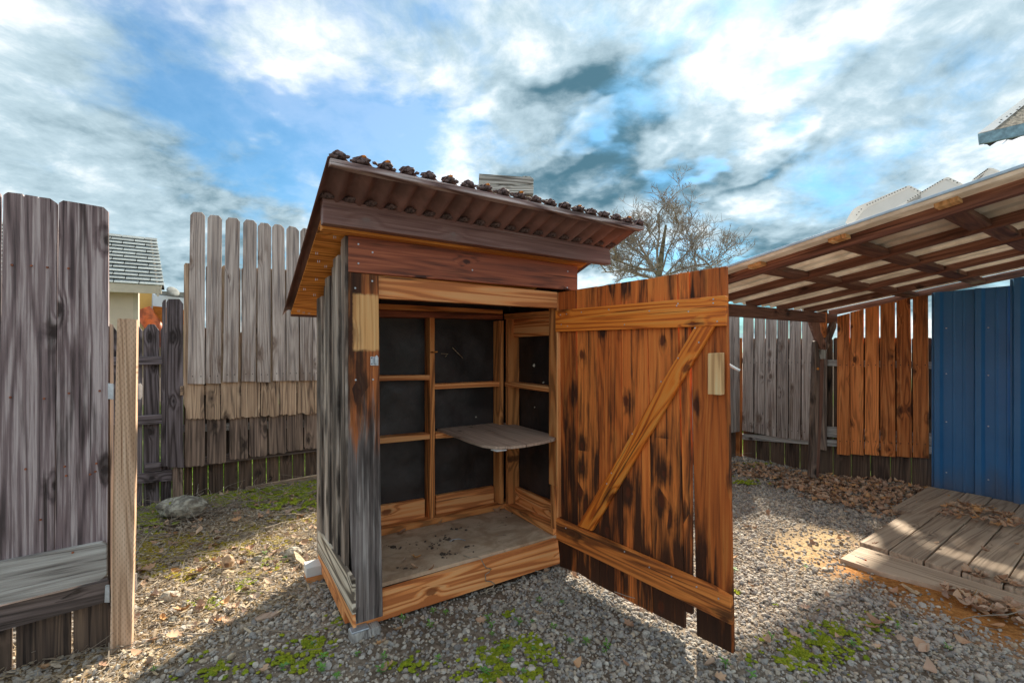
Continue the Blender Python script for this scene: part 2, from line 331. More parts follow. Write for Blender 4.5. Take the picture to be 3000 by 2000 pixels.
def blue_mat():
    m, t, b = new_mat('deep blue painted steel')
    oc = t.n.new('ShaderNodeTexCoord').outputs['Object']
    n = t.noise(oc, 3.0, 4, .6); sp = t.noise(oc, 45, 2, .5); dirt = t.noise(t.vmath('MULTIPLY', oc, (7, 7, 1.2)), 1, 5, .6)
    c = t.mix(n, (.02, .125, .31), (.04, .19, .43))
    z = t.sep(oc)[2]
    dm = t.math('MULTIPLY', t.ss(t.math('ADD', z, t.math('MULTIPLY', dirt, -.5)), -.28, .05, 1., 0.), .7)
    c = t.mix(dm, c, (.09, .10, .13))
    c = t.mix(t.math('MULTIPLY', t.ss(sp, .74, .78), .7), c, (.10, .07, .06))
    t.put(b.inputs['Base Color'], c); b.inputs['Roughness'].default_value = .42
    return m
M['blue_steel'] = blue_mat()
def ramp_mat(name, cols, rough=.85, bump=0., scale=40., trans=0.):
    m, t, b = new_mat(name)
    r = t.n.new('ShaderNodeObjectInfo').outputs['Random']
    cr = t.n.new('ShaderNodeValToRGB'); cr.color_ramp.interpolation = 'LINEAR'
    els = cr.color_ramp.elements
    while len(els) < len(cols): els.new(.5)
    for i, c in enumerate(cols): els[i].position = i / (len(cols) - 1); els[i].color = (*c, 1)
    t.put(cr.inputs[0], r)
    oc = t.n.new('ShaderNodeTexCoord').outputs['Object']
    n = t.noise(oc, scale, 4, .6)
    c = t.mix(1., cr.outputs[0], t.mix(n, (.65, .65, .65), (1.3, 1.3, 1.3)), 'MULTIPLY')
    t.put(b.inputs['Base Color'], c); b.inputs['Roughness'].default_value = rough
    if bump: t.put(b.inputs['Normal'], t.bump(n, bump, .004))
    return m
M['gravel'] = ramp_mat('gravel stone', [(.19, .18, .175), (.33, .285, .235), (.44, .40, .345), (.25, .24, .23), (.51, .42, .32), (.36, .335, .31), (.53, .43, .31), (.20, .19, .19), (.46, .43, .385), (.62, .56, .47)], .8, .3, 60)
M['leaf'] = ramp_mat('dry brown leaf', [(.42, .23, .13), (.54, .35, .22), (.33, .18, .11), (.60, .42, .28), (.46, .28, .18), (.62, .33, .13), (.40, .26, .19), (.58, .42, .30)], .75, .3, 60)
M['straw'] = ramp_mat('dry straw', [(.44, .33, .20), (.55, .43, .28), (.30, .22, .14), (.60, .50, .36), (.26, .20, .14), (.48, .39, .29)], .85)
M['twig'] = ramp_mat('grey twig', [(.30, .25, .20), (.20, .16, .12), (.40, .34, .27), (.26, .19, .13)], .9)
M['moss'] = ramp_mat('bright green moss', [(.26, .33, .012), (.36, .40, .016), (.18, .25, .012), (.42, .42, .03)], .95, .6, 120)
M['ymoss'] = ramp_mat('yellow moss', [(.44, .34, .03), (.36, .30, .02), (.50, .36, .05), (.30, .28, .02)], .95, .6, 120)
M['weed'] = ramp_mat('fresh green seedling', [(.09, .24, .03), (.14, .32, .05), (.11, .27, .06)], .6)
M['lime'] = ramp_mat('lime grass', [(.15, .28, .015), (.22, .36, .02), (.12, .22, .015)], .8)

# ------------------------------------------------------------------ frames of the place
d1 = Vector((.8415, .5403)); d2 = Vector((-.5403, .8415)); UP = Vector((0, 0, 1))
D1 = d1.to_3d(); D2 = d2.to_3d()
class Pl:
    """a vertical plane through o along d; at() meets the line of sight of a photo pixel with it; off moves it towards the viewer"""
    def __init__(s, o, d):
        s.o = Vector(o); s.d = Vector(d).normalized(); n = Vector((-s.d.y, s.d.x))
        s.n = n if n.dot(-s.o) > 0 else -n
    def at(s, px, py, off=0.):
        o = s.o + s.n * off; rx = (px - CX) / F
        D = s.n.dot(o) / (s.n.x * rx + s.n.y)
        return Vector((rx * D, D, H - (py - CY) / F * D))
def hit(px, py, p0, n):
    r = Vector(((px - CX) / F, 1, -(py - CY) / F)); c = Vector((0, 0, H))
    return c + r * ((Vector(p0) - c).dot(Vector(n)) / r.dot(Vector(n)))
def ghit(px, py, z=0.): return hit(px, py, (0, 0, z), (0, 0, 1))
def zm(x0, y0, s): return lambda x, y: (x0 + x / s, y0 + y / s)
SRC = zm(0, 0, 1); ZA = zm(0, 500, 2.0905); ZB = zm(0, 500, 3.1357); ZC = zm(280, 850, 2.4118); ZD = zm(0, 1200, 1.96)
Z3 = zm(800, 400, 2.0452); Z4 = zm(900, 800, 2.24); Z5 = zm(900, 1350, 2.4122); Z6 = zm(1600, 750, 1.3067); Z7 = zm(2050, 300, 2.0905)
Z8 = zm(2050, 1000, 1.5684); ZR = zm(2100, 880, 2.7515); ZP = zm(2400, 1350, 3.1367); ZV = zm(2350, 300, 3.1354); ZT = zm(1690, 450, 3.734)

# ------------------------------------------------------------------ object helpers
WM = {}
def setp(o, label=None, cat=None, group=None, kind=None):
    for k, v in (('label', label), ('category', cat), ('group', group), ('kind', kind)):
        if v: o[k] = v
    return o
def thing(name, label, cat, loc, group=None):
    o = bpy.data.objects.new(name, None); COL.objects.link(o); o.location = loc; o.empty_display_size = .1
    WM[o] = Matrix.Translation(Vector(loc)); return setp(o, label, cat, group)
def place(o, parent, mw):
    COL.objects.link(o)
    if parent is not None:
        o.parent = parent; o.matrix_basis = WM[parent].inverted() @ mw
    else: o.matrix_basis = mw
    WM[o] = mw
    return o
def finish(name, bm, mat, parent, mw, smooth=False):
    bmesh.ops.recalc_face_normals(bm, faces=bm.faces)
    me = bpy.data.meshes.new(name); bm.to_mesh(me); bm.free()
    mats = mat if isinstance(mat, (list, tuple)) else [mat]
    for m in mats: me.materials.append(m)
    if smooth: me.polygons.foreach_set('use_smooth', [True] * len(me.polygons))
    o = bpy.data.objects.new(name, me)
    return place(o, parent, mw)
def prism(name, parent, pts, depth, mat, long_axis=None, bevel=.002, smooth=False):
    """a solid from a flat outline (world points) pushed back by the vector depth; local Y runs along the grain"""
    pts = [Vector(p) for p in pts]; zax = -Vector(depth).normalized()
    ya = Vector(long_axis) if long_axis is not None else UP
    ya = (ya - zax * ya.dot(zax)).normalized(); xa = ya.cross(zax)
    rot = Matrix((xa, ya, zax)).transposed()
    loc = [rot.inverted() @ (p - pts[0]) for p in pts]
    cx = (min(p.x for p in loc) + max(p.x for p in loc)) / 2; my = min(p.y for p in loc)
    loc = [Vector((p.x - cx, p.y - my, p.z)) for p in loc]
    org = pts[0] + rot @ Vector((cx, my, 0))
    th = Vector(depth).length
    bm = bmesh.new()
    fv = [bm.verts.new(p) for p in loc]; bv = [bm.verts.new(p - Vector((0, 0, th))) for p in loc]
    n = len(pts)
    bm.faces.new(fv); bm.faces.new(bv[::-1])
    for i in range(n): bm.faces.new((fv[i], bv[i], bv[(i + 1) % n], fv[(i + 1) % n]))
    if bevel and n <= 8:
        bmesh.ops.bevel(bm, geom=list(bm.edges), offset=bevel, segments=1, affect='EDGES', clamp_overlap=True)
    return finish(name, bm, mat, parent, Matrix.Translation(org) @ rot.to_4x4(), smooth)
def board(name, parent, pl, zf, pts, th, mat, off=0., horiz=False, bevel=.002):
    return prism(name, parent, [pl.at(*zf(*p), off) for p in pts], -pl.n.to_3d() * th, mat, pl.d.to_3d() if horiz else UP, bevel)
def box(name, parent, p0, ex, ey, ez, mat, bevel=.002):
    """corner p0, width ex, length (grain) ey, thickness ez; ez points away from the shown face"""
    p0, ex, ey, ez = map(Vector, (p0, ex, ey, ez))
    return prism(name, parent, [p0, p0 + ex, p0 + ex + ey, p0 + ey], ez, mat, ey, bevel)
def rag(a, b, n, amp, rs):
    """points between two pixels with a ragged, splintered edge"""
    r = random.Random(rs); out = [a]
    for i in range(1, n):
        k = (i + r.uniform(-.3, .3)) / n
        out.append((a[0] + (b[0] - a[0]) * k, a[1] + (b[1] - a[1]) * k + r.uniform(-amp, amp)))
    return out + [b]
def tube_into(bm, pts, rads, sides=6, cap=True):
    rings = []; n = len(pts); pts = [Vector(p) for p in pts]
    t0 = (pts[1] - pts[0]).normalized(); u = t0.orthogonal().normalized()
    for i, p in enumerate(pts):
        t = (pts[min(i + 1, n - 1)] - pts[max(i - 1, 0)]).normalized()
        u = (u - t * u.dot(t)); u = u.normalized() if u.length > 1e-6 else t.orthogonal().normalized()
        v = t.cross(u)
        rings.append([bm.verts.new(p + (u * math.cos(2 * math.pi * k / sides) + v * math.sin(2 * math.pi * k / sides)) * rads[i]) for k in range(sides)])
    for a, b in zip(rings, rings[1:]):
        for k in range(sides): bm.faces.new((a[k], a[(k + 1) % sides], b[(k + 1) % sides], b[k]))
    if cap and sides > 2:
        bm.faces.new(rings[0][::-1]); bm.faces.new(rings[-1])
def tube(name, parent, pts, r, mat, sides=8, label=None):
    bm = bmesh.new(); p0 = Vector(pts[0])
    tube_into(bm, [Vector(p) - p0 for p in pts], r if isinstance(r, (list, tuple)) else [r] * len(pts), sides)
    return finish(name, bm, mat, parent, Matrix.Translation(p0), True)
def lump_mesh(seed, sub=2, amp=.3, sx=1., sy=1., sz=1., freq=1.3):
    bm = bmesh.new(); bmesh.ops.create_icosphere(bm, subdivisions=sub, radius=1)
    o = Vector((seed * 3.7, seed * 1.9, seed * 5.3))
    for v in bm.verts:
        k = 1 + amp * mn.noise(v.co * freq + o) + amp * .5 * mn.noise(v.co * freq * 2.4 + o)
        v.co = Vector((v.co.x * sx, v.co.y * sy, v.co.z * sz)) * k
    return bm
def discs(name, parent, spots, mat, r=.004, th=.002):
    """a few round heads joined into one part; spots = [(point, normal)]"""
    bm = bmesh.new(); p0 = Vector(spots[0][0])
    for p, n in spots:
        n = Vector(n).normalized(); q = n.to_track_quat('Z', 'Y').to_matrix().to_4x4()
        bmesh.ops.create_cone(bm, cap_ends=True, segments=8, radius1=r, radius2=r * .8, depth=th, matrix=Matrix.Translation(Vector(p) - p0 + n * th * .5) @ q)
    return setp(finish(name, bm, mat, parent, Matrix.Translation(p0)), kind='stuff')

def shell(bm, rows_, off):
    """faces over a grid of vertices, given real thickness by a second layer moved by off"""
    off = Vector(off); low = [[bm.verts.new(v.co + off) for v in r] for r in rows_]
    nr, nc = len(rows_), len(rows_[0])
    for i in range(nr - 1):
        for j in range(nc - 1):
            bm.faces.new((rows_[i][j], rows_[i][j + 1], rows_[i + 1][j + 1], rows_[i + 1][j])); bm.faces.new((low[i][j], low[i + 1][j], low[i + 1][j + 1], low[i][j + 1]))
    for j in range(nc - 1):
        for i in (0, nr - 1): bm.faces.new((rows_[i][j], rows_[i][j + 1], low[i][j + 1], low[i][j]))
    for i in range(nr - 1):
        for j in (0, nc - 1): bm.faces.new((rows_[i][j], rows_[i + 1][j], low[i + 1][j], low[i][j]))

# ------------------------------------------------------------------ ground
def inpoly(x, y, poly):
    x = np.asarray(x); y = np.asarray(y); c = np.zeros(x.shape, bool); n = len(poly); j = n - 1
    for i in range(n):
        xi, yi = poly[i]; xj, yj = poly[j]
        k = ((yi > y) != (yj > y)) & (x < (xj - xi) * (y - yi) / (yj - yi + 1e-12) + xi)
        c ^= k; j = i
    return c
def gpoly(zf, pts, z=0.): return [tuple(ghit(*zf(*p), z)[:2]) for p in pts]
def vnoise(x, y, s, seed):
    x = np.asarray(x, float) * s + seed * 13.7; y = np.asarray(y, float) * s + seed * 7.1
    xi = np.floor(x).astype(int); yi = np.floor(y).astype(int); fx = x - xi; fy = y - yi
    def h(a, b):
        k = (a * 374761393 + b * 668265263 + seed * 974711) & 0x7fffffff
        k = ((k ^ (k >> 13)) * 1274126177) & 0x7fffffff
        return ((k ^ (k >> 16)) & 0xffff) / 65535.
    fx = fx * fx * (3 - 2 * fx); fy = fy * fy * (3 - 2 * fy)
    return (h(xi, yi) * (1 - fx) + h(xi + 1, yi) * fx) * (1 - fy) + (h(xi, yi + 1) * (1 - fx) + h(xi + 1, yi + 1) * fx) * fy
def fbm(x, y, s, seed, o=4):
    t = 0.; a = .5; tot = 0.
    for i in range(o): t = t + a * vnoise(x, y, s * 2 ** i, seed + i); tot += a; a *= .5
    return t / tot
CTRL = np.array([(2.87, 5.70, -.05), (3.27, 4.93, -.07), (3.85, 4.17, .0), (4.3, 3.5, .02), (-2.79, 3.8, .0), (-1.9, 4.4, .02), (-1.2, 2.6, .01), (-1.7, 1.9, .0), (0, 2.2, 0), (1.2, 1.8, .0), (1.2, 3.2, 0), (2.3, 2.6, .0), (0, 1.2, 0), (2, 1.2, 0), (0, 6, 0), (2, 7, -.03), (-4, 6, .02)])
def gz(x, y):
    x = np.asarray(x, float); y = np.asarray(y, float)
    wgt = 1 / (((x[..., None] - CTRL[:, 0]) ** 2 + (y[..., None] - CTRL[:, 1]) ** 2) + .15) ** 1.5
    z = (wgt * CTRL[:, 2]).sum(-1) / wgt.sum(-1)
    near = np.clip(1.3 - np.hypot(x, y - 3) / 12, 0, 1)
    return z * near + (fbm(x, y, 2.2, 3) - .5) * .025
def gzs(x, y): return float(gz(np.array([x]), np.array([y]))[0])
STRAW = gpoly(SRC, [(300, 1500), (560, 1462), (960, 1385), (1000, 1480), (950, 1690), (840, 1790), (640, 1860), (430, 1960), (330, 2040), (-250, 2060), (-250, 1950), (280, 1930)])
BACKM = gpoly(SRC, [(300, 1490), (560, 1455), (960, 1385), (960, 1450), (700, 1500), (560, 1560), (380, 1600), (330, 1640)])
SAND = gpoly(Z8, [(300, 940), (480, 880), (640, 850), (740, 905), (660, 1000), (700, 1060), (560, 1060), (330, 1000)])
SOIL = gpoly(Z8, [(600, 1000), (760, 1010), (1000, 1080), (1250, 1160), (1650, 1280), (1650, 1500), (1350, 1385), (1180, 1320), (1000, 1200), (800, 1130), (640, 1055)])
LITTER = gpoly(Z8, [(130, 535), (520, 590), (1000, 655), (1080, 700), (980, 770), (800, 790), (600, 740), (300, 640), (130, 600)])
def jit(x, y, a=.12):
    return x + (fbm(x, y, 5, 11) - .5) * 2 * a, y + (fbm(x, y, 5, 23) - .5) * 2 * a
def zone(x, y, poly, a=.15): return inpoly(*jit(x, y, a), poly)
def softzone(x, y, poly, a=.12, n=6, r=.10):
    t = np.zeros(np.shape(x))
    for k in range(n):
        an = k * 2 * math.pi / n
        t += zone(x + r * math.cos(an), y + r * math.sin(an), poly, a)
    return t / n
def axis(a, b, step, far):
    c = list(np.arange(a, b, step)); s = step
    lo = [a]; hi = [b]
    while lo[-1] > -far: s *= 1.35; lo.append(lo[-1] - s)
    s = step
    while hi[-1] < far: s *= 1.35; hi.append(hi[-1] + s)
    return np.array(sorted(set(lo[1:] + c + hi)))
gx = axis(-3.4, 5., .035, 600); gy = axis(.9, 6.4, .035, 600)
GX, GY = np.meshgrid(gx, gy); gzv = gz(GX, GY)
nx, ny = len(gx), len(gy)
me = bpy.data.meshes.new('ground')
idx = np.arange(nx * ny).reshape(ny, nx)
quads = np.stack([idx[:-1, :-1], idx[:-1, 1:], idx[1:, 1:], idx[1:, :-1]], -1).reshape(-1, 4)
me.from_pydata(np.stack([GX, GY, gzv], -1).reshape(-1, 3).tolist(), [], quads.tolist())
R_off = Vector((3.848, 4.17))
qa_ = (GX - R_off.x) * d1.x + (GY - R_off.y) * d1.y; qb_ = (GX + 2.79) * d2.x + (GY - 3.8) * d2.y
beyond = ((qa_ > .06) & (qa_ < 1.6)) | ((qb_ > .1) & (qb_ < 1.8))
zc = np.stack([softzone(GX, GY, STRAW), beyond.astype(float), softzone(GX, GY, SAND, .1), softzone(GX, GY, SOIL, .08)], -1).reshape(-1, 4)
at = me.color_attributes.new('zone', 'FLOAT_COLOR', 'POINT'); at.data.foreach_set('color', zc.astype(np.float32).ravel())
a2 = me.attributes.new('bed', 'FLOAT', 'POINT'); a2.data.foreach_set('value', np.maximum(softzone(GX, GY, BACKM), softzone(GX, GY, LITTER) * .8).astype(np.float32).ravel())
m, t, b = new_mat('yard earth')
za = t.n.new('ShaderNodeAttribute'); za.attribute_name = 'zone'; zr, zg_, zb = t.n.new('ShaderNodeSeparateColor').outputs
t.l.new(za.outputs['Color'], zr.node.inputs[0])
ba = t.n.new('ShaderNodeAttribute'); ba.attribute_name = 'bed'
oc = t.n.new('ShaderNodeTexCoord').outputs['Object']
n_a = t.noise(oc, 3.5, 6, .6); n_b = t.noise(oc, 45, 5, .65); n_c = t.noise(oc, 160, 3, .6)
mix2 = t.math('MULTIPLY_ADD', n_b, .6, t.math('MULTIPLY', n_a, .4))
c = t.mix(t.ss(mix2, .4, .6), (.13, .10, .074), (.27, .22, .17))
c = t.mix(zr, c, t.mix(t.ss(mix2, .38, .62), (.13, .085, .045), (.34, .235, .12)))
c = t.mix(ba.outputs['Fac'], c, t.mix(t.ss(n_b, .4, .6), (.06, .038, .024), (.13, .085, .055)))
c = t.mix(zb, c, t.mix(t.ss(n_b, .35, .65), (.36, .25, .13), (.58, .42, .24)))
c = t.mix(za.outputs['Alpha'], c, t.mix(t.ss(mix2, .38, .62), (.30, .125, .036), (.56, .26, .08)))
c = t.mix(zg_, c, t.mix(t.ss(n_a, .4, .6), (.10, .17, .02), (.17, .25, .03)))
t.put(b.inputs['Base Color'], c); b.inputs['Roughness'].default_value = .95; b.inputs['Specular IOR Level'].default_value = .15
t.put(b.inputs['Normal'], t.bump(t.math('MULTIPLY_ADD', n_c, .5, n_b), .8, .012))
me.materials.append(m)
go_ = bpy.data.objects.new('ground', me); setp(go_, kind='structure', label='gravel and straw covered yard ground'); place(go_, None, Matrix())
me.polygons.foreach_set('use_smooth', [True] * len(me.polygons))

# ------------------------------------------------------------------ foreground fence at the left
PF = Pl((-1.676, 1.887), d1)
fore = thing('board_fence', 'nearest fence panel, two tall violet grey boards with a pale post at its end', 'fence', (-1.9, 1.75, 0))
board('plank', fore, PF, ZA, [(-330, 85), (-300, 60), (-40, 108), (1, 140), (-2, 700), (-8, 1500), (-40, 2400), (-420, 2520)], .019, M['grey_purple'], .0)
board('plank', fore, PF, ZB, [(-60, 3640), (12, 1300), (30, 225), (52, 208), (75, 197), (120, 203), (205, 213), (218, 246), (232, 220), (345, 238), (352, 252), (365, 242), (460, 255), (525, 300), (515, 1560), (492, 3560)], .019, M['grey_purple'], .0)
board('plank', fore, PF, ZB, [(502, 3560), (525, 1560), (530, 1000), (541, 295), (580, 273), (760, 302), (950, 335), (993, 375), (996, 1560), (985, 3440)], .019, M['grey_purple'], .003)
board('rail', fore, PF, ZD, [(-300, 935), (0, 875), (580, 760), (612, 775), (613, 945), (575, 980), (0, 1120), (-300, 1193)], .022, M['grey_rail'], .024, True)
board('rail', fore, PF, ZD, [(-300, 1205), (0, 1128), (412, 1030), (625, 978), (625, 1100), (600, 1105), (0, 1270), (-300, 1352)], .036, M['dark_rail'], -.021, True)
board('rail', fore, PF, ZA, [(-200, 1330), (600, 1270), (664, 1300), (664, 1395), (600, 1395), (-200, 1450)], .036, M['dark_rail'], -.021, True)
foot = [((-210, 1180), (-210, 1700), (62, 1640), (66, 1100)), ((92, 1100), (90, 1640), (404, 1560), (406, 1010)), ((420, 1000), (420, 1500), (620, 1450), (622, 960))]
for q in foot:
    board('plank', fore, PF, ZD, [q[0], *rag(q[1], q[2], 5, 6, int(q[0][0])), q[3]], .018, M['dark_foot'], -.060)
board('post', fore, PF, ZC, [(86, 240), (104, 236), (106, 3000), (84, 3000)], .07, M['dark_foot'], -.03)
gp = board('post', fore, PF, SRC, [(321, 1950), (331, 1450), (343.5, 935), (348, 932.5), (360, 934), (377, 933), (400.5, 936), (394, 1500), (384, 1935)], .058, M['gate_post'], .018)
gp['label'] = 'pale new lumber post at the fence end'
for q in (((316, 1122), (333, 1124), (333, 1170), (316, 1168)), ((403, 1124), (412, 1122), (416.5, 1130), (416.5, 1162), (412, 1170), (403, 1168)),
          ((308, 1716), (312, 1712), (321, 1712), (321, 1764), (306, 1764)), ((389, 1682), (393, 1678), (401.5, 1678), (401.5, 1726), (395, 1733), (389, 1733))):
    board('bracket', fore, PF, SRC, q, .003, M['steel'], .004 if q[0][0] < 350 else -.042, bevel=.0006)
for k in range(9):      # the panel runs on to the left, out of frame
    u_ = .44 + .151 * k; p = PF.o - d1 * (u_ + .147)
    box('plank', fore, (p.x, p.y, .42), D1 * .147, UP * (1.44 + random.uniform(-.02, .02)), D2 * .019, M['grey_purple'])
    box('plank', fore, (p.x + .05 * D2.x, p.y + .05 * D2.y, -.03), D1 * .14, UP * .5, D2 * .018, M['dark_foot'])
for z_, th_ in ((.40, .14), (.30, .09)):
    p = PF.o - d1 * 1.85 - d2 * (.024 if z_ == .40 else -.022)
    box('rail', fore, (p.x, p.y, z_), UP * th_, D1 * 1.28, D2 * .022, M['grey_rail'] if z_ == .40 else M['dark_rail'])
# screw heads
sc_ = [PF.at(*ZD(*p), .004) for p in ((147, 340), (372, 325), (380, 378), (553, 307), (547, 354), (518, 370), (233, 630))] + [PF.at(*ZA(*p), .004) for p in ((63, 1387), (270, 1395), (422, 1362), (610, 1347), (73, 577), (192, 582), (290, 592), (420, 598))]
discs('screws', fore, [(p, PF.n.to_3d()) for p in sc_], M['rust'], .0045, .004)
discs('screws', fore, [(PF.at(*ZD(418, 818), .025), PF.n.to_3d())], M['rust'], .0045, .004)

# ------------------------------------------------------------------ the layered fence behind, left
PB = Pl((-2.79, 3.8), d1)
back = thing('board_fence', 'tall fence left of the shed, its boards lapped in three tiers beside low pickets', 'fence', (-2.4, 4.05, 0))
xs = [-160, -60, 45, 150, 215, 333.5, 455, 540, 620, 685, 795, 905, 1008, 1108, 1207, 1298, 1392, 1480, 1575, 1670, 1765, 1855, 1940, 2025, 2110, 2190, 2270]
for i in range(len(xs) - 1):
    a, c_ = xs[i] + 2, xs[i + 1] - 2.5
    bot = 1500 - max(0, (a - 500)) * .192; top = 262 + max(0, a - 700) * .12
    w_ = c_ - a
    ybot = bot + 40
    pts = [(a, ybot), (a, top + 25), (a + w_ * .32, top - 22), (a + w_ * .68, top - 22), (c_, top + 25), (c_, ybot - w_ * .19)]
    board('picket', back, PB, ZC, pts, .017, M['picket'] if i < 8 else M['dark_foot'], 0.)
for q in (((60, 470), (470, 466), (476, 520), (470, 525), (60, 530)), ((60, 905), (470, 876), (470, 942), (60, 968)), ((350, 1226), (468, 1216), (468, 1272), (350, 1288)), ((250, 1305), (540, 1270), (540, 1345), (250, 1370))):
    board('rail', back, PB, ZC, q, .036, M['picket'], .037, True)
board('rail', back, PB, ZC, [(612, 1195), (1700, 1060), (1700, 1122), (612, 1258)], .034, M['dark_rail'], .040, True)
board('rail', back, PB, ZC, [(560, 955), (1700, 905), (1700, 960), (560, 1005)], .034, M['grey_rail'], .037, True)
board('rail', back, PB, ZC, [(598, 676), (1700, 660), (1700, 720), (598, 742)], .034, M['brown_fence'], .058, True)
board('kickboard', back, PB, ZC, [(1060, 1392), (1700, 1280), (1700, 1350), (1060, 1430)], .03, M['brown_fence'], .05, True)
board('post', back, PB, ZC, [(540, 1230), (617, 1230), (617, 1520), (540, 1520)], .06, M['lower_fence'], .065)
board('plank', back, PB, ZC, [(467, *[1245]), (470, 520), (478, 515), (470, 500), (470, 88), (480, 70), (497, 64), (497, 1245)], .017, M['picket'], .058)
board('plank', back, PB, ZC, [(499, 1240), (500, 85), (515, 62), (592, 62), (619, 95), *rag((621, 1252), (520, 1250), 5, 4, 3)], .018, M['picket'], .080)
for i, (a, c_, bb) in enumerate([(630, 773, 1242), (787, 922, 1222), (945, 1077, 1195), (1087, 1213, 1172), (1223, 1347, 1155), (1353, 1467, 1132), (1475, 1600, 1116), (1608, 1740, 1095), (1746, 1870, 1075), (1876, 1990, 1056), (1996, 2110, 1038), (2116, 2230, 1020)]):
    board('plank', back, PB, ZC, [(a, 820), (c_, 800), *rag((c_, bb - 15), (c_ - 8, bb - 4), 1, 0, 1), *rag((c_ - 10, bb - 3), (a + 8, bb + 3), 8, 7, 40 + i), (a, bb - 12)], .018, M['lower_fence'], .062)
MT = lambda x: -192 + (x - 637) * .068
for i, (a, c_, bb) in enumerate([(637, 765, 905), (780, 880, 912), (885, 1025, 905), (1030, 1162, 895), (1168, 1295, 886), (1298, 1420, 881), (1427, 1545, 873), (1549, 1660, 870), (1666, 1780, 866), (1786, 1896, 861), (1902, 2010, 857), (2016, 2120, 853), (2126, 2230, 849)]):
    pts = [(c_, MT(c_) + 18), (c_, bb - 8), *rag((c_ - 2, bb), (a + 3, bb), 9, 9, 60 + i)]
    pts += [(637, 840), (622, 800), (624, MT(620) + 16), (634, MT(630))] if i == 0 else [(a, bb - 8), (a, MT(a) + 18), (a + 18, MT(a))]
    pts += [(c_ - 16, MT(c_))]
    board('plank', back, PB, ZC, pts, .018, M['brown_fence'], .080)
ext = [((1165, 262), (1256, 262), (1253, 1307), (1148, 1305)), ((1271, 280), (1360, 283), (1353, 1304), (1258, 1303)), ((1382, 296), (1470, 298), (1458, 1295), (1364, 1294)), ((1490, 308), (1573, 312), (1566, 1292), (1480, 1290)),
       ((1580, 328), (1661, 330), (1656, 1295), (1576, 1294)), ((1666, 336), (1742, 340), (1752, 1288), (1670, 1287)), ((1755, 347), (1832, 355), (1832, 1287), (1755, 1286)), ((1840, 360), (1915, 366), (1914, 1286), (1838, 1286)),
       ((1920, 372), (1990, 378), (1990, 1284), (1918, 1284)), ((1996, 382), (2066, 390), (2066, 1284), (1996, 1284))]
for k in range(7):
    a = 2072 + 74 * k; ext.append(((a, 390 + 8 * k), (a + 68, 397 + 8 * k), (a + 68, 1282 - k), (a, 1282 - k)))
for tl, tr, br, bl in ext:
    board('plank', back, PB, ZA, [bl, (tl[0], tl[1] + 10), (tl[0] + 18, tl[1] - 10), (tr[0] - 20, tr[1] - 8), (tr[0], tr[1] + 14), br], .018, M['grey_fence'], .104)
nl = []
for tl, tr, br, bl in ext[:9]:
    for k in (.3, .78): nl.append(PB.at(*ZA(bl[0] + (br[0] - bl[0]) * k, bl[1] - 46), .104))
discs('nails', back, [(p, PB.n.to_3d()) for p in nl], M['rivet'], .0045, .002)
board('stub', back, PB, ZC, [(597, 678), (617, 678), (617, 742), (597, 742)], .06, M['brown_fence'], .118, True)

# ------------------------------------------------------------------ neighbours behind the left fence
PH = Pl((-5.51, 7.), d1)
house = thing('house', 'small beige house with a grey shingled roof behind the left fence', 'house', (-5.6, 7.2, 0))
e0, e1 = PH.at(*ZB(1000, 1027)), PH.at(*ZB(1508, 1057))
pitch = math.tan(R(42)); rn = Vector((-pitch * D2.x, -pitch * D2.y, 1)).normalized()
def rh(p): return hit(*ZB(*p), e1, rn)
u_ax = D1; v_ax = (D2 + UP * pitch).normalized()
def ruv(P): q = P - e1; return q.dot(u_ax), q.dot(v_ax)
ru1, rv1 = ruv(rh((1437, 620))); _, rvr = ruv(rh((1000, 570)))
vtop = (rv1 + rvr) / 2
wall_pts = [PH.at(*ZB(-1200, 900), -.32), PH.at(*ZB(1270, 1050), -.32)]
wl = PH.at(*ZB(-900, 1040), -.32); wr = PH.at(*ZB(1224, 1040), -.32); wr2 = PH.at(*ZB(1270, 1040), -.32)
zt = e1.z - .02
box('wall', house, (wl.x, wl.y, -.05), (wr.xy - wl.xy).to_3d(), UP * (zt + .06), D2 * .12, M['beige'])
box('corner_trim', house, (wr.x, wr.y, -.05), (wr2.xy - wr.xy).to_3d(), UP * (zt + .06), D2 * .14, M['beige_trim'])
wq = wr2 + D2 * .14
hd = Vector((-.72, .694, 0)); hq = Vector((-.694, -.72, 0))
box('side_wall', house, (wq.x, wq.y, -.05), hd * 2.4, UP * (zt + .06), hq * .1, M['beige'])
hr = prism('roof', house, [e1 + u_ax * a + v_ax * b_ - rn * .03 for a, b_ in ((-5.5, 0), (0, 0), (ru1, vtop), (-5.5, vtop))], -rn * .05, M['dark_gap'], u_ax, 0)
fl = PH.at(*ZB(-1500, 885), -.01)
board('fascia', house, PH, ZB, [(-1500, 878), (1000, 1027), (1484, 1056), (1484, 1131), (1000, 1112), (-1500, 980)], .03, M['beige_trim'], -.01, True)
e3 = e1 - D1 * .06
prism('verge_fascia', house, [e3 + UP * -.04, e3 + UP * -.17, e1 + u_ax * (ru1 - .06) + v_ax * vtop - UP * .17, e1 + u_ax * (ru1 - .06) + v_ax * vtop - UP * .04], -D1 * .03, M['beige_trim'], v_ax)
rows = 14; rhh = vtop / rows; sh_w = .295; shared = None
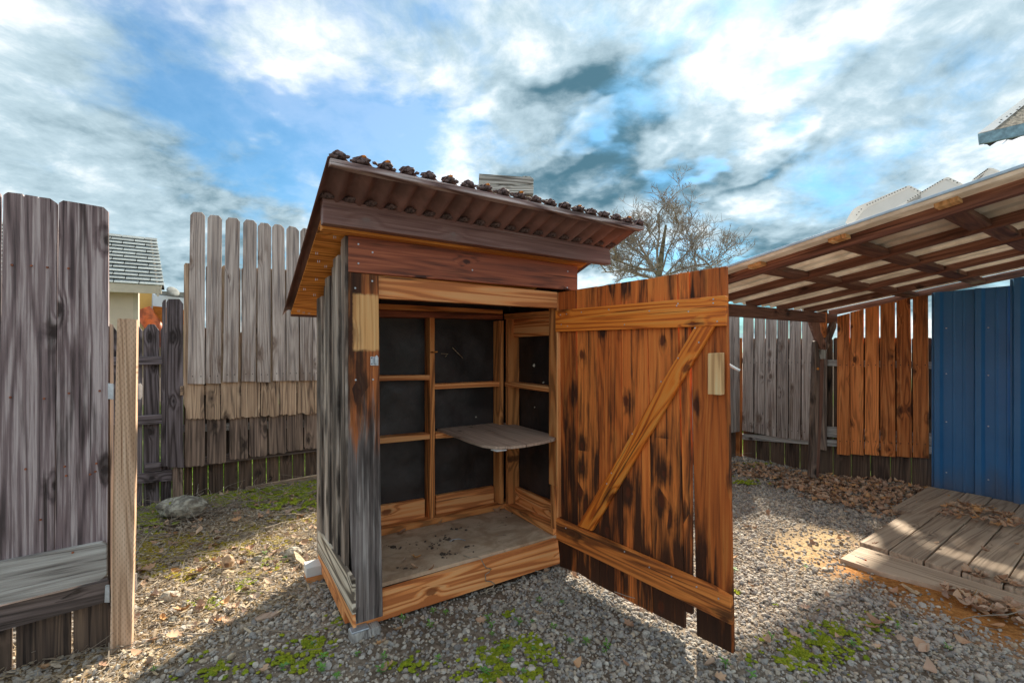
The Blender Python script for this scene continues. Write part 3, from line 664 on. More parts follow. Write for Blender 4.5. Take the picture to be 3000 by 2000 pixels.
for r_ in range(rows):
    umax = ru1 * (r_ + .5) / rows
    u0 = umax - (.16 if r_ % 2 else .30); k = 0; pieces = []
    right = umax + .01
    while right > -2.6:
        left = max(u0 - k * sh_w, -2.7); k += 1
        if right - left < .03: right = left; continue
        b0 = e1 + v_ax * (r_ * rhh) + rn * .012
        a_, c_ = left + .006, right - .006
        lift = rn * random.uniform(.0, .006)
        pts = [b0 + u_ax * a_ + lift, b0 + u_ax * c_ + lift, b0 + u_ax * c_ + v_ax * (rhh - .012) - rn * .012, b0 + u_ax * a_ + v_ax * (rhh - .012) - rn * .012]
        prism('shingle', hr, pts, -rn * .01, M['shingle'], u_ax, 0)
        right = left
# second building, farther off
PY = Pl((-7.6, 10.6), d1)
nb = thing('house', 'farther yellow house with orange beams and a pale blue roof edge', 'house', (-7.6, 10.7, 0))
board('wall', nb, PY, ZB, [(1100, 1000), (1398, 1128), (1392, 1300), (1100, 1310)], .15, M['yellow'], 0)
board('lower_wall', nb, PY, ZB, [(1100, 1300), (1400, 1300), (1480, 1390), (1760, 1400), (1760, 1900), (1100, 1900)], .15, M['olive'], -.03)
board('gutter_pipe', nb, PY, ZB, [(1397, 1130), (1412, 1130), (1405, 1290), (1393, 1290)], .08, M['pale_blue'], .06)
board('beam', nb, PY, ZB, [(1404, 1243), (1760, 1280), (1760, 1420), (1404, 1385)], .2, M['orange_beam'], .25, True)
board('roof_edge', nb, PY, ZB, [(1410, 1135), (1760, 1178), (1760, 1285), (1404, 1240)], .06, M['pale_blue'], .4, True)
board('roof', nb, PY, ZB, [(1485, 1106), (1690, 1117), (1790, 1120), (1790, 1178), (1420, 1136)], .6, M['grey_roof'], .35, True)
lp = [PY.at(*ZB(1305, 1275), .5), PY.at(*ZB(1420, 1440), .5), PY.at(*ZB(1520, 1600), .5)]
tube('log_brace', nb, lp, .17, M['log'], 10)
dish = bmesh.new(); bmesh.ops.create_uvsphere(dish, u_segments=14, v_segments=8, radius=.13)
for v in dish.verts: v.co.z *= .18
dq = Matrix.Translation(PY.at(*ZB(1590, 1110), .5)) @ (Vector((.75, -.35, .5)).to_track_quat('Z', 'Y').to_matrix().to_4x4())
finish('satellite_dish', dish, M['grey_roof'], nb, dq, True)
tube('dish_arm', nb, [PY.at(*ZB(1600, 1118), .4), PY.at(*ZB(1618, 1150), .35)], .02, M['grey_roof'], 6)

# ------------------------------------------------------------------ bare tree
def make_tree():
    D = 12.; base = Vector(((1925 - CX) / F * D, D, 0))
    tr = thing('bare_tree', 'bare leafless tree standing behind the shed and its open door', 'tree', base)
    rt = random.Random(5)
    bmT = bmesh.new(); fork = Vector((.05, 0, 3.3))
    tube_into(bmT, [(0, 0, -.1), (.05, .02, 1.2), (-.02, 0, 2.4), fork, fork + Vector((.08, 0, .6)), fork + Vector((.2, .05, 1.3))], [.13, .115, .10, .085, .06, .03], 9)
    finish('trunk', bmT, M['bark_moss'], tr, Matrix.Translation(base), True)
    bm = bmesh.new(); cnt = [0]
    def grow(p, d, L, r, lev):
        n = 5 if lev < 3 else 3
        pts = [p]; rad = [r]; q = p.copy(); dd = d.copy()
        for i in range(n):
            dd = (dd + Vector((rt.gauss(0, .16), rt.gauss(0, .16), rt.gauss(.02 if lev < 2 else .05, .14)))).normalized()
            q = q + dd * L / n; pts.append(q.copy()); rad.append(max(.0030, r * (1 - .62 * (i + 1) / n)))
        tube_into(bm, pts, rad, 5 if lev < 2 else 3, False); cnt[0] += 1
        if lev >= 4: return
        kids = (6, 5, 5, 3)[lev]
        for k in range(kids):
            f = rt.uniform(.25, 1.0); i = min(int(f * n), n - 1); pp = pts[i].lerp(pts[i + 1], f * n - i)
            ax = Vector((rt.gauss(0, 1), rt.gauss(0, 1), rt.gauss(.25, .6)))
            nd = (dd * .75 + ax.normalized() * .85).normalized()
            grow(pp, nd, L * rt.uniform(.42, .68), max(.006, r * rt.uniform(.35, .55)), lev + 1)
    limbs = [((-1., .1, .05), 1.75), ((-.85, -.3, .35), 1.75), ((-.55, .3, .7), 1.7), ((-.15, -.2, 1.), 1.9), ((.2, .25, 1.), 1.95), ((.55, .1, .85), 2.1), ((.85, -.2, .45), 1.9), ((1., .3, .15), 1.7), ((-.9, .5, .0), 1.6), ((.2, -.9, .3), 1.4), ((-.6, -.6, .0), 1.4), ((.8, -.5, -.02), 1.5), ((-.35, .1, .9), 1.6), ((.95, .1, -.05), 1.5)]
    for (dv, L) in limbs:
        z0 = Vector((rt.uniform(-.04, .04), 0, rt.uniform(-.45, .25)))
        grow(fork + z0, Vector(dv).normalized(), L * .78, rt.uniform(.024, .042), 0)
    for v in bm.verts: v.co.x *= (1.32 if v.co.x < 0 else 1.0); v.co.y *= 1.1
    finish('crown', bm, M['bark'], tr, Matrix.Translation(base))
make_tree()

# weathered planks on a post behind the shed
PW = Pl(((1480 - CX) / F * 3.7, 3.7), (1, .12))
wp = thing('plank_board', 'two weathered silver planks nailed to a post, rising over the shed roof', 'sign board', PW.at(1544, 570).xy.to_3d())
board('post', wp, PW, Z3, [(1497, 235), (1543, 238), (1543, 1900), (1497, 1900)], .05, M['old_sign'], -.045)
board('plank', wp, PW, Z3, [(1235, 222), (1553, 245), (1562, 256), (1560, 284), (1232, 284)], .04, M['old_sign'], 0, True)
board('plank', wp, PW, Z3, [(1222, 288), (1561, 290), (1560, 350), (1222, 322)], .045, M['old_sign'], .006, True)

# ------------------------------------------------------------------ the shed
SO = Vector((-.6964, 1.9676))
def S(u, v, z): q = SO + d1 * u + d2 * v; return Vector((q.x, q.y, z))
def SVp(v): return Pl(SO + d2 * v, d1)
def SUp(u): return Pl(SO + d1 * u, d2)
K = .337
def rz(v): return 1.875 - K * (v + .1)
shed = thing('storage_shed', 'open wooden garden shed with a corrugated brown roof and its plank door swung out', 'shed', S(.6, .35, 0))
P0 = SVp(0.); W = 1.283; FZ = .182
# floor and base
sl = [S(0, .02, 0), S(1.15, .02, 0)]
board('sill', shed, P0, Z5, [(338, 1190), (1790, 722), (1772, 556), (338, 985)], .038, M['fir'], -.02, True)
box('side_sill', shed, S(-.012, .058, .048), D2 * .652, UP * .12, D1 * .03, M['fir']).data
prism('floor', shed, [S(.03, .062, FZ), S(W - .03, .062, FZ), S(W - .03, .69, FZ), S(.03, .69, FZ)], -UP * .018, M['floor_ply'], D1, 0)
box('joist', shed, S(.02, .66, .05), D1 * 1.24, UP * .11, D2 * .03, M['stud'])
box('joist', shed, S(W - .03, .06, .05), D2 * .60, UP * .11, -D1 * .03, M['stud'])
# left wall: vertical boards of uneven width and depth
ve = [.004, .092, .150, .262, .345, .462, .548, .70]
for i in range(len(ve) - 1):
    o_ = -.012 if i % 2 else -.022
    a, b_ = ve[i] + .002, ve[i + 1] - .002
    box('side_plank', shed, S(o_, b_, .13), -D2 * (b_ - a), UP * (rz(b_) - .06 - .13), D1 * .016, M['siding'])
SL = SUp(-.03)
prism('side_trim', shed, [SL.at(*Z5(*p)) for p in ((74, 492), (200, 660), (316, 836), (319, 1085), (230, 925), (150, 775), (74, 650))], D1 * .014, M['side_trim'], D2, .0)
prism('side_trim', shed, [SL.at(*Z5(*p)) for p in ((76, 655), (150, 780), (230, 930), (319, 1090), (325, 1180), (100, 738))], D1 * .012, M['fir'], D2, .0)
# back and right outer boards
for i in range(8):
    a = W / 8 * i
    box('back_plank', shed, S(a + .003, .724, .06), D1 * (W / 8 - .006), UP * (rz(.72) - .12), -D2 * .016, M['siding'])
for i in range(5):
    a = .02 + .136 * i
    box('right_plank', shed, S(W, a + .003, .06), D2 * .13, UP * (rz(a + .13) - .14), -D1 * .016, M['siding'])
# felt lining
def felt():
    bm = bmesh.new()
    def sheet(fn, nu, nv):
        vs = [[bm.verts.new(fn(i / nu, j / nv)) for j in range(nv + 1)] for i in range(nu + 1)]
        for i in range(nu):
            for j in range(nv): bm.faces.new((vs[i][j], vs[i + 1][j], vs[i + 1][j + 1], vs[i][j + 1]))
    o = S(0, 0, 0)
    def wob(a, b_): return .018 * mn.noise(Vector((a * 3, b_ * 9, 1.3))) + .014 * mn.noise(Vector((a * 9 + b_ * 7, b_ * 6, 7.7)))
    sheet(lambda a, b_: S(.02 + a * (W - .05), .694 - abs(wob(a, b_)), FZ + b_ * 1.40) - o, 48, 40)
    sheet(lambda a, b_: S(W - .028 - abs(wob(a + 4, b_)), .04 + a * .65, FZ + b_ * (1.58 - .2 * a)) - o, 30, 40)
    sheet(lambda a, b_: S(.012 + abs(wob(a + 9, b_)) * .5, .04 + a * .65, FZ + b_ * (1.58 - .2 * a)) - o, 20, 30)
    return finish('felt_lining', bm, M['felt'], shed, Matrix.Translation(o), True)
felt()
# framing seen inside
VB, UR = .600, 1.155
PBk = SVp(VB); PRt = SUp(UR)
def inner(name, pl, pts, th, mat, off=0., horiz=False, zf=Z4): return board(name, shed, pl, zf, pts, th, mat, off, horiz)
inner('bottom_plate', PBk, [(440, 1548), (1285, 1518), (1285, 1568), (440, 1603)], .085, M['stud'], .003, True, zf=Z4) if False else None
prism('bottom_plate', shed, [S(.03, VB - .006, FZ + .002), S(UR - .002, VB - .006, FZ + .002), S(UR - .002, VB - .006, FZ + .038), S(.03, VB - .006, FZ + .038)], D2 * .088, M['stud'], D1)
prism('bottom_plate', shed, [S(UR - .006, .06, FZ + .002), S(UR - .006, .69, FZ + .002), S(UR - .006, .69, FZ + .038), S(UR - .006, .06, FZ + .038)], D1 * .09, M['stud'], D2)
stz = FZ + .039; stt = 1.43
def stud_b(x0, x1, zt=1.46, zb=stz):
    a, b_ = PBk.at(*Z4(x0, 900)), PBk.at(*Z4(x1, 900))
    box('stud', shed, (a.x, a.y, zb), (b_ - a).to_2d().to_3d(), UP * (zt - zb), D2 * .085, M['stud'])
stud_b(805, 838); stud_b(1263, 1290)
a = S(UR + .004, .56, 0)
box('stud', shed, (a.x, a.y, stz), D2 * .036, UP * 1.25, D1 * .088, M['stud'])
box('stud', shed, S(.03, VB, stz), D1 * .036, UP * 1.25, D2 * .085, M['stud'])
box('stud', shed, S(W - .125, .06, stz), D1 * .085, UP * 1.36, D2 * .036, M['stud'])
# blocking between studs, used as small shelves
for q in (((440, 672), (806, 668), (806, 700), (440, 707)), ((838, 728), (1263, 710), (1263, 742), (838, 761)), ((440, 1085), (812, 1053), (812, 1087), (440, 1123)), ((843, 1050), (1263, 1020), (1263, 1052), (843, 1086))):
    inner('blocking', PBk, q, .085, M['fir'], -.003, True)
for q in (((1296, 712), (1680, 755), (1680, 794), (1296, 741)), ((1296, 1010), (1680, 1098), (1680, 1138), (1296, 1048))):
    prism('blocking', shed, [PRt.at(*Z4(*p), -.003) for p in q], D1 * .085, M['fir'], D2)
# bottom boards against the felt
for q in (((440, 330), (832, 268), (832, 402), (440, 470)), ((910, 246), (1320, 178), (1320, 298), (910, 376))):
    board('base_board', shed, SVp(.655), Z5, q, .03, M['fir'], 0, True)
for q in (((1405, 158), (1800, 322), (1800, 447), (1405, 280)),):
    prism('base_board', shed, [SUp(1.215).at(*Z5(*p)) for p in q], D1 * .03, M['fir'], D2)
# top plates
inner('top_plate', PBk, [(440, 198), (1285, 242), (1285, 268), (440, 236)], .085, M['stud'], .004, True)
inner('top_plate', PBk, [(440, 240), (1285, 272), (1285, 302), (440, 286)], .085, M['red_brown'], .0, True)
prism('top_plate', shed, [PRt.at(*Z4(*p), .002) for p in ((1292, 268), (1660, 242), (1660, 282), (1292, 304))], D1 * .085, M['stud'], D2)
prism('header', shed, [SUp(1.2).at(*Z4(*p)) for p in ((1322, 308), (1660, 286), (1660, 404), (1322, 422))], D1 * .03, M['fir'], D2)
# corner shelf of two boards
sz = .757
sh = [(845, 1018), (1205, 976), (1320, 980), (1640, 1066), (1622, 1085), (1545, 1105), (1450, 1122), (1350, 1134), (1230, 1137), (1150, 1126), (1060, 1098), (985, 1068)]
def shp(p): return hit(*Z4(*p), (0, 0, sz), (0, 0, 1))
j0, j1 = (1068, 988), (1440, 1108)
cs = prism('corner_shelf', shed, [shp(p) for p in [(845, 1018), (1066, 990.5), (1436, 1124), (1350, 1134), (1230, 1137), (1150, 1126), (1060, 1098), (985, 1068)]], -UP * .014, M['shelf_ply'], D2, .0)
prism('board', cs, [shp(p) for p in [(1072, 990), (1205, 976), (1320, 980), (1640, 1066), (1622, 1085), (1545, 1105), (1441, 1123)]], -UP * .014, M['shelf_ply'], D2, .0)
prism('edge_strip', cs, [shp(p) + Vector((0, 0, -.016)) for p in [(1205, 1135), (1310, 1137), (1245, 1146)]], -UP * .004, M['white_metal'], D1, 0)
# front: corner board, lintel boards
inner('corner_board', P0, [(0, 0)] * 4, .02, M['post']) if False else None
cb = board('corner_board', shed, P0, SRC, [(1038, 1829), (1021, 1400), (1021, 797), (1109, 806), (1114, 1400), (1122, 1804)], .022, M['post'], .0, bevel=.0015)
board('frieze_board', shed, P0, Z3, [(452, 585), (1825, 775), (1825, 922), (452, 810)], .02, M['red_brown'], .0, True)
board('lintel', shed, P0, Z3, [(628, 826), (1703, 932), (1703, 1028), (628, 968)], .036, M['fir'], -.021, True)
board('jamb', shed, P0, Z3, [(1703, 934), (1738, 936), (1740, 2080), (1703, 2100)], .08, M['stud'], -.019)
board('corner_post', shed, P0, Z3, [(1742, 936), (1818, 944), (1818, 2300), (1742, 2300)], .05, M['siding'], -.022)
for u_ in (.03,): box('stud', shed, S(u_, .03, stz), D1 * .085, UP * 1.45, D2 * .036, M['stud'])
# fascia beam and roof
board('fascia_beam', shed, SVp(-.1), Z3, [(297, 362), (2016, 668), (2026, 765), (300, 516)], .05, M['fascia'], 0, True)
fb0 = S(-.12, -.052, 1.755)
prism('beam_packer', shed, [S(-.125, -.05, 1.752), S(1.30, -.05, 1.752), S(1.30, .0, 1.752), S(-.125, .0, 1.752)], UP * .03, M['soffit'], D1, 0)
def corrugated(u0, u1, v0, v1, pitch, amp, phase, per=10):
    bm = bmesh.new(); n = int((u1 - u0) / pitch * per); o = S(u0, v0, rz(v0)); rows_ = []
    for v in (v0, v0 + .25 * (v1 - v0), v0 + .5 * (v1 - v0), v0 + .75 * (v1 - v0), v1):
        rows_.append([bm.verts.new(S(u0 + (u1 - u0) * i / n, v, rz(v) + amp * math.cos(2 * math.pi * ((u0 + (u1 - u0) * i / n) - phase) / pitch)) - o) for i in range(n + 1)])
    shell(bm, rows_, (0, 0, -.0035))
    return bm, o
PITCH, PH0 = .0868, -.122
bm, o = corrugated(-.158, 1.470, -.330, 1.04, PITCH, .0185, PH0)
finish('roof', bm, M['roof_metal'], shed, Matrix.Translation(o), True)
prism('soffit', shed, [S(-.12, -.045, rz(-.045) - .03), S(1.40, -.045, rz(-.045) - .03), S(1.40, .97, rz(.97) - .03), S(-.12, .97, rz(.97) - .03)], -UP * .010, M['soffit'], D1, 0)
prism('rear_batten', shed, [S(-.12, .972, rz(.972) - .018), S(1.40, .972, rz(.972) - .018), S(1.40, .972, rz(.972) - .052), S(-.12, .972, rz(.972) - .052)], D2 * .022, M['rafter'], D1)
prism('roof_strip', shed, [S(-.150, -.338, 1.910), S(1.464, -.338, 1.910), S(1.464, -.338, 1.933), S(-.150, -.338, 1.933)], D2 * .040, M['trim_strip'], D1, .002)
tips = []
for k in range(20):
    u = PH0 + PITCH * k
    if u > 1.46: break
    bmL = lump_mesh(k + 3, 2, .55, .030, .013, .013, 2.2)
    finish('tar_lump', bmL, M['tar'], shed, Matrix.Translation(S(u, -.322, 1.955)), False)
    for s_ in range(3):
        bmL = lump_mesh(k * 5 + s_ + 40, 1, .5, .011, .009, .007, 2.0)
        finish('tar_lump', bmL, M['tar'], shed, Matrix.Translation(S(u + random.uniform(-.045, .045), -.334, 1.944 + random.uniform(-.004, .006))), False)
    if k in (1, 2, 5, 7, 9, 13, 17):
        bmL = lump_mesh(k + 90, 1, .4, .011, .006, .006, 2.)
        finish('foam_filler', bmL, M['foam'], shed, Matrix.Translation(S(u + .004, -.333, 1.966)), False)
    bmL = lump_mesh(k + 140, 2, .4, .030, .012, .013, 2.)
    finish('tar_lump', bmL, M['tar'], shed, Matrix.Translation(S(u, -.106, rz(-.1) - .004)), False)
# screws, latch and nail on the front
P0n = P0.n.to_3d()
discs('screws', shed, [(P0.at(*Z3(*p)), P0n) for p in ((511, 645), (596, 694), (511, 760), (594, 866), (492, 908), (1194, 800), (1762, 905), (1765, 808))], M['steel'], .0045, .003)
discs('screws', shed, [(P0.at(*Z4(*p), .0), P0n) for p in ((318, 700), (432, 697))], M['steel'], .0045, .003)
lt = board('latch', shed, P0, Z4, [(416, 547), (468, 549), (468, 606), (416, 605)], .003, M['steel'], .003, bevel=.0006)
prism('catch', lt, [P0.at(*Z4(*p), .016) for p in ((444, 555), (456, 538), (465, 545), (458, 600), (446, 590))], -P0n * .012, M['steel'], UP, .0006)
discs('screws', lt, [(P0.at(*Z4(*p), .003), P0n) for p in ((424, 556), (424, 594))], M['rivet'], .003, .002)
nq = PBk.at(*Z4(812, 520), .0)
tube('nail', shed, [nq, nq + Vector((.045, -.04, .004))], .004, M['soffit'], 6)
# staples on the plywood soffit
bm = bmesh.new(); o = S(0, 0, rz(0))
for (u, v) in ((-.05, .1), (-.08, .32), (-.04, .36), (-.06, .5), (-.10, .62), (-.04, .68), (-.09, .9), (-.06, .92), (-.03, .93), (-.1, .25)):
    p = S(u, v, rz(v) - .0425) - o
    tube_into(bm, [p, p + Vector((.0, 0, -.012))], [.0012, .0012], 4); tube_into(bm, [p + D1 * .008, p + D1 * .008 + Vector((0, 0, -.011))], [.0012, .0012], 4)
setp(finish('staples', bm, M['steel'], shed, Matrix.Translation(o)), kind='stuff')
for q in ((1490, 605, .011), (1108, 942, .005), (1550, 718, .007), (1492, 880, .004)):
    pl_ = SUp(1.24) if q[0] > 1295 else SVp(.682)
    bmL = lump_mesh(int(q[0]), 1, .4, q[2], q[2] * .35, q[2] * 1.1, 1.6)
    finish('plaster_speck', bmL, M['pale_rock'], shed, Matrix.Translation(pl_.at(*Z4(q[0], q[1]))))
tube('straw_stem', shed, [SVp(.678).at(*Z4(952, 487)), SVp(.67).at(*Z4(1022, 558))], .0022, M['chip'], 4)
tube('straw_stem', shed, [SVp(.678).at(*Z4(880, 527)), SVp(.67).at(*Z4(925, 530)), SVp(.668).at(*Z4(905, 550))], .002, M['chip'], 4)
# ---- door, hinged at the right and swung towards the viewer
DD = Vector((.6386, -.7695)); PD = Pl((.268, 2.562), DD)
door = bpy.data.objects.new('door', None); place(door, shed, Matrix.Translation(Vector((.268, 2.562, .05)))); door.empty_display_size = .1
tb = [(45, 115), (115, 195), (195, 285), (285, 385), (385, 501), (502, 548), (549, 690)]
mb = [(50, 121), (121, 204), (204, 295), (295, 408), (408, 531), (531, 560), (575, 717)]
def dt(x): return 141 - (x - 45) * .1605
ends = [(1187, 1212), (1212, 1262), (1262, 1308), (1308, 1366), (1366, 1426), (1360, 1372), (1452, 1522)]
for i in range(7):
    a, b_ = tb[i]; c_, e_ = mb[i]; y0_, y1_ = ends[i]
    tp = [(b_ - 1.2, dt(b_) + random.uniform(-2, 2)), (a + 1.2, dt(a) + random.uniform(-2, 2))]
    board('plank', door, PD, Z6, [(c_ + 1.2, y0_), (e_ - 1.2, y1_), *tp], .019, M['door_board'], random.uniform(-.003, .003))
board('edge_strip', door, PD, Z6, [(38, 292), (44, 290), (48, 1000), (40, 1002)], .03, M['fir'], .02)
board('rail', door, PD, Z6, [(35, 208), (684, 150), (690, 156), (685, 266), (35, 290)], .019, M['door_rail'], .024, True)
board('rail', door, PD, Z6, [(37, 1003), (640, 1268), (662, 1286), (704, 1306), (711, 1413), (38, 1083)], .026, M['door_low_rail'], .031, True)
lb = [PD.at(*Z6(*p), .022) for p in ((119, 1032), (568, 270), (643, 268), (174, 1052))]
prism('brace', door, lb, -PD.n.to_3d() * .018, M['door_rail'], lb[1] - lb[0])
board('handle_block', door, PD, Z6, [(618, 372), (668, 369), (668, 532), (618, 529)], .034, M['pale_block'], .040)
nails = [(55, 225), (78, 222), (58, 262), (82, 268), (135, 215), (240, 205), (300, 262), (395, 210), (505, 182), (640, 165), (640, 180), (500, 190), (655, 250), (545, 212)]
discs('screws', door, [(PD.at(*Z6(*p), .024), PD.n.to_3d()) for p in nails], M['steel'], .0035, .002)
discs('screws', door, [(PD.at(*Z6(*p), .022), PD.n.to_3d()) for p in ((570, 275), (585, 330), (250, 830), (232, 870), (330, 680), (440, 480), (505, 390))], M['steel'], .0035, .002)
discs('screws', door, [(PD.at(*Z6(*p), .031), PD.n.to_3d()) for p in ((75, 1040), (300, 1130), (395, 1190), (480, 1225), (576, 1265), (660, 1310))], M['steel'], .004, .002)
hk = PD.at(*Z8(112, 104), -.03)
tube('latch_hook', door, [hk, hk + DD.to_3d() * .02 + Vector((.0, .0, -.002)), PD.at(*Z8(150, 116), -.04), PD.at(*Z8(172, 128), -.045), PD.at(*Z8(184, 134), -.05)], [.0055, .0055, .0055, .005, .0055], M['plastic_hook'], 8)

# blocks the shed rests on
b1 = thing('support_block', 'short wooden block under the front corner of the shed', 'block', S(.05, .02, 0))
box('block', b1, S(-.005, .03, -.02), D1 * .125, -D2 * .06, UP * .062, M['grey_rail']); box('shim', b1, S(-.004, .02, .043), D1 * .075, -D2 * .05, UP * .007, M['steel'])
b2 = thing('support_block', 'wooden skid end with a white metal cap under the back of the shed', 'block', S(-.08, .64, 0))
gq = SUp(-.095)
box('block', b2, S(-.085, .615, -.02), D2 * .085, D1 * .30, UP * .058, M['fir']); box('metal_cap', b2, S(-.088, .611, .039), D2 * .093, D1 * .10, UP * .052, M['white_metal'])

# ------------------------------------------------------------------ carport
BO = Vector((3.38, 4.787)); CK = .163; ZT0 = 1.722; SVG = 2.705
def C(s, t, z): q = BO - d1 * s - d2 * t; return Vector((q.x, q.y, z))
def cz(t): return ZT0 + CK * t
sl_ax = (-D2 + UP * CK).normalized(); nrm = sl_ax.cross(D1).normalized(); nrm = nrm if nrm.z > 0 else -nrm
carport = thing('carport', 'low lean-to carport with dark rafters and a pale ribbed roof sheet', 'carport', C(0, 0, 0))
box('beam', carport, C(2.60, .03, 1.545), UP * .098, D1 * 2.62, D2 * .06, M['rafter'])
RS = [-.07, .47, .99, 1.50, 2.0, 2.53]
TEND = 4.6
for i, s in enumerate(RS):
    p = C(s + .019, -.06, cz(-.06) - .018 - .060)
    prism('rafter', carport, [p, p + sl_ax * TEND, p + sl_ax * TEND + nrm * .060, p + nrm * .060], D1 * .038, M['rafter'], sl_ax)
for t_ in (.59, 1.04, 1.48, 1.95, 2.5, 3.1):
    for i in range(5):
        a, b_ = RS[i] + .021, RS[i + 1] - .021
        tt = t_ + random.uniform(-.02, .02)
        p = C(b_, tt, cz(tt) - .019 - .045)
        prism('blocking', carport, [p, p + D1 * (b_ - a), p + D1 * (b_ - a) + sl_ax * .085, p + sl_ax * .085], nrm * .036, M['rafter'], D1)
    p = C(RS[5] + .095, t_, cz(t_) - .019 - .026)
    prism('block_end', carport, [p, p + D1 * .064, p + D1 * .064 + sl_ax * .085, p + sl_ax * .085], nrm * .022, M['pale_block'], D1)
# ribbed sheet
def ribbed():
    prof = []; s = -.012
    while s < SVG:
        prof += [(s, 0), (s + .075, 0), (s + .09, -.016), (s + .115, -.016), (s + .13, 0)]; s += .152
    prof.append((SVG, 0)); prof = [p for p in prof if p[0] <= SVG]
    bm = bmesh.new(); o = C(0, 0, ZT0); rows_ = []
    for t_ in (-.12, 1., 2.2, 3.4, TEND + .05):
        rows_.append([bm.verts.new(C(s, t_, cz(t_)) - nrm * .012 + nrm * (h_ + .004 * mn.noise(Vector((s * 2, t_ * 2, 0)))) - o) for s, h_ in prof])
    shell(bm, rows_, nrm * -.004)
    return finish('roof_sheet', bm, M['carport_sheet'], carport, Matrix.Translation(o))
ribbed()
p = C(SVG + .004, -.12, cz(-.12) - .018)
prism('edge_flashing', carport, [p, p + sl_ax * (TEND + .1), p + sl_ax * (TEND + .1) + nrm * .014, p + nrm * .014], D1 * .012, M['sheet_edge'], sl_ax)
# post with its two braces
PC = Pl(C(.30, .02, 0).xy, (1, .05))
def cpost(name, pts, th, off, mat=M['grey_fence'], ax=None): return board(name, carport, PC, ZR, pts, th, mat, off)
cpost('post', [(757, 1425), (793, 330), (812, 322), (834, 520), (822, 1000), (800, 1425)], .05, .05, M['lower_fence'])
cpost('post_side', [(803, 1425), (834, 520), (840, 400), (868, 410), (850, 900), (822, 1425)], .05, .03, M['rafter'])
cpost('post_head', [(832, 395), (886, 395), (878, 470), (832, 472)], .05, .055, M['old_sign'])
for q in (((755, 172), (830, 172), (836, 250), (884, 345), (880, 400), (835, 388)), ((888, 300), (930, 180), (968, 168), (966, 215), (890, 410), (876, 430))):
    cpost('brace', q, .045, .06 if q[0][0] < 800 else .0, M['rafter'] if q[0][0] < 800 else M['lower_fence'])
cpost('post_top', [(850, 95), (888, 95), (888, 300), (850, 300)], .05, -.02, M['orange_fence'])
nq = PC.at(*ZR(816, 550), .052)
discs('knot_disc', carport, [(nq, PC.n.to_3d())], M['soffit'], .014, .003)

# white metal hoods lying on the carport roof
PV = Pl(C(2.2, 0, 0).xy, d2)
def hood(pts, label, rim):
    P = [PV.at(*ZV(*p)) for p in pts]
    def base(p):
        t_ = -(p.xy - BO).dot(d2); return Vector((p.x, p.y, cz(t_) + .004))
    root = thing('roof_hood', label, 'roof hood', base((P[0] + P[-1]) / 2), 'white metal hoods on the carport roof')
    prism('side_panel', root, [base(P[0]), *P, base(P[-1])], D1 * .32, M['white_metal'], UP, 0)
    q = [PV.at(*ZV(*p), .002) for p in rim]
    prism('flange', root, q, D1 * .34, M['white_band'], UP, 0)
    return root
h1 = hood([(440, 1140), (505, 1060), (555, 1000), (606, 955), (980, 775), (1085, 835), (1100, 900)], 'leftmost curved white metal hood on the carport roof', [(396, 1110), (430, 1040), (455, 1000), (480, 975), (510, 955), (975, 764), (1000, 768), (1105, 820), (1092, 836), (1060, 832), (978, 790), (606, 962), (560, 1000), (520, 1050), (492, 1085), (460, 1130)])
h2 = hood([(880, 1010), (985, 900), (1305, 705), (1440, 760), (1450, 830)], 'middle white metal hood on the carport roof', [(860, 960), (960, 905), (1000, 875), (1300, 700), (1335, 686), (1365, 694), (1470, 745), (1452, 760), (1420, 758), (1320, 705), (1010, 890), (960, 925), (900, 980)])
h3 = hood([(1560, 780), (1715, 612), (1790, 640), (1800, 700)], 'rightmost and smallest white metal hood on the carport roof', [(1550, 730), (1570, 705), (1705, 605), (1725, 600), (1760, 606), (1815, 630), (1800, 645), (1725, 615), (1600, 705), (1570, 730)])
def rivs(root, line, n):
    out = []
    for (a, b_) in zip(line, line[1:]):
        for k in range(n): f = (k + .5) / n; out.append((PV.at(*ZV(a[0] + (b_[0] - a[0]) * f, a[1] + (b_[1] - a[1]) * f), .003), PV.n.to_3d()))
    discs('rivets', root, out, M['rivet'], .0028, .0025)
rivs(h1, [(490, 1045), (555, 968)], 3); rivs(h1, [(585, 948), (965, 775)], 15); rivs(h1, [(985, 775), (1075, 822)], 3); rivs(h2, [(960, 910), (1300, 705)], 15); rivs(h2, [(1345, 700), (1440, 745)], 3); rivs(h3, [(1575, 705), (1710, 610)], 9)

# ------------------------------------------------------------------ right fence: grey boards, orange boards, then blue steel
RO = Vector((3.848, 4.17)); PR = Pl(RO, d2)
right = thing('board_fence', 'two layer fence under the carport, grey boards turning to orange boards on the right', 'fence', (3.2, 4.9, 0))
xs = [208, 315, 427, 545, 668, 790, 935, 1083, 1237, 1397, 1567, 1735]
bt = lambda x: 1236 + (x - 200) * .178
for i in range(len(xs) - 1):
    a, c_ = xs[i] + 3, xs[i + 1] - 3
    tp = 312 - (a > 800) * 6
    board('plank', right, PR, ZR, [(a, bt(a) + 40), (a, tp + 6), (a + 12, tp - 6), (c_ - 12, tp - 6), (c_, tp + 6), (c_, bt(c_) + 40)], .017, M['dark_foot'], 0)
for y, hh in ((482, 50), (1000, 82), (1104, 52)):
    board('rail', right, PR, ZR, [(196, y - 20 + (y > 900) * -10), (1735, y + 12 + (y > 900) * 60), (1735, y + 12 + hh * 1.15 + (y > 900) * 60), (196, y - 20 + hh * .85 + (y > 900) * -10)], .034, M['grey_rail'], .037, True)
gb = [(213, 291, 203, 291, 1056), (305, 384, 301, 384, 1075), (395, 478, 388, 475, 1094), (488, 573, 483, 572, 1110), (585, 676, 581, 673, 1120), (687, 779, 682, 776, 1130), (815, 888, 822, 881, 1205)]
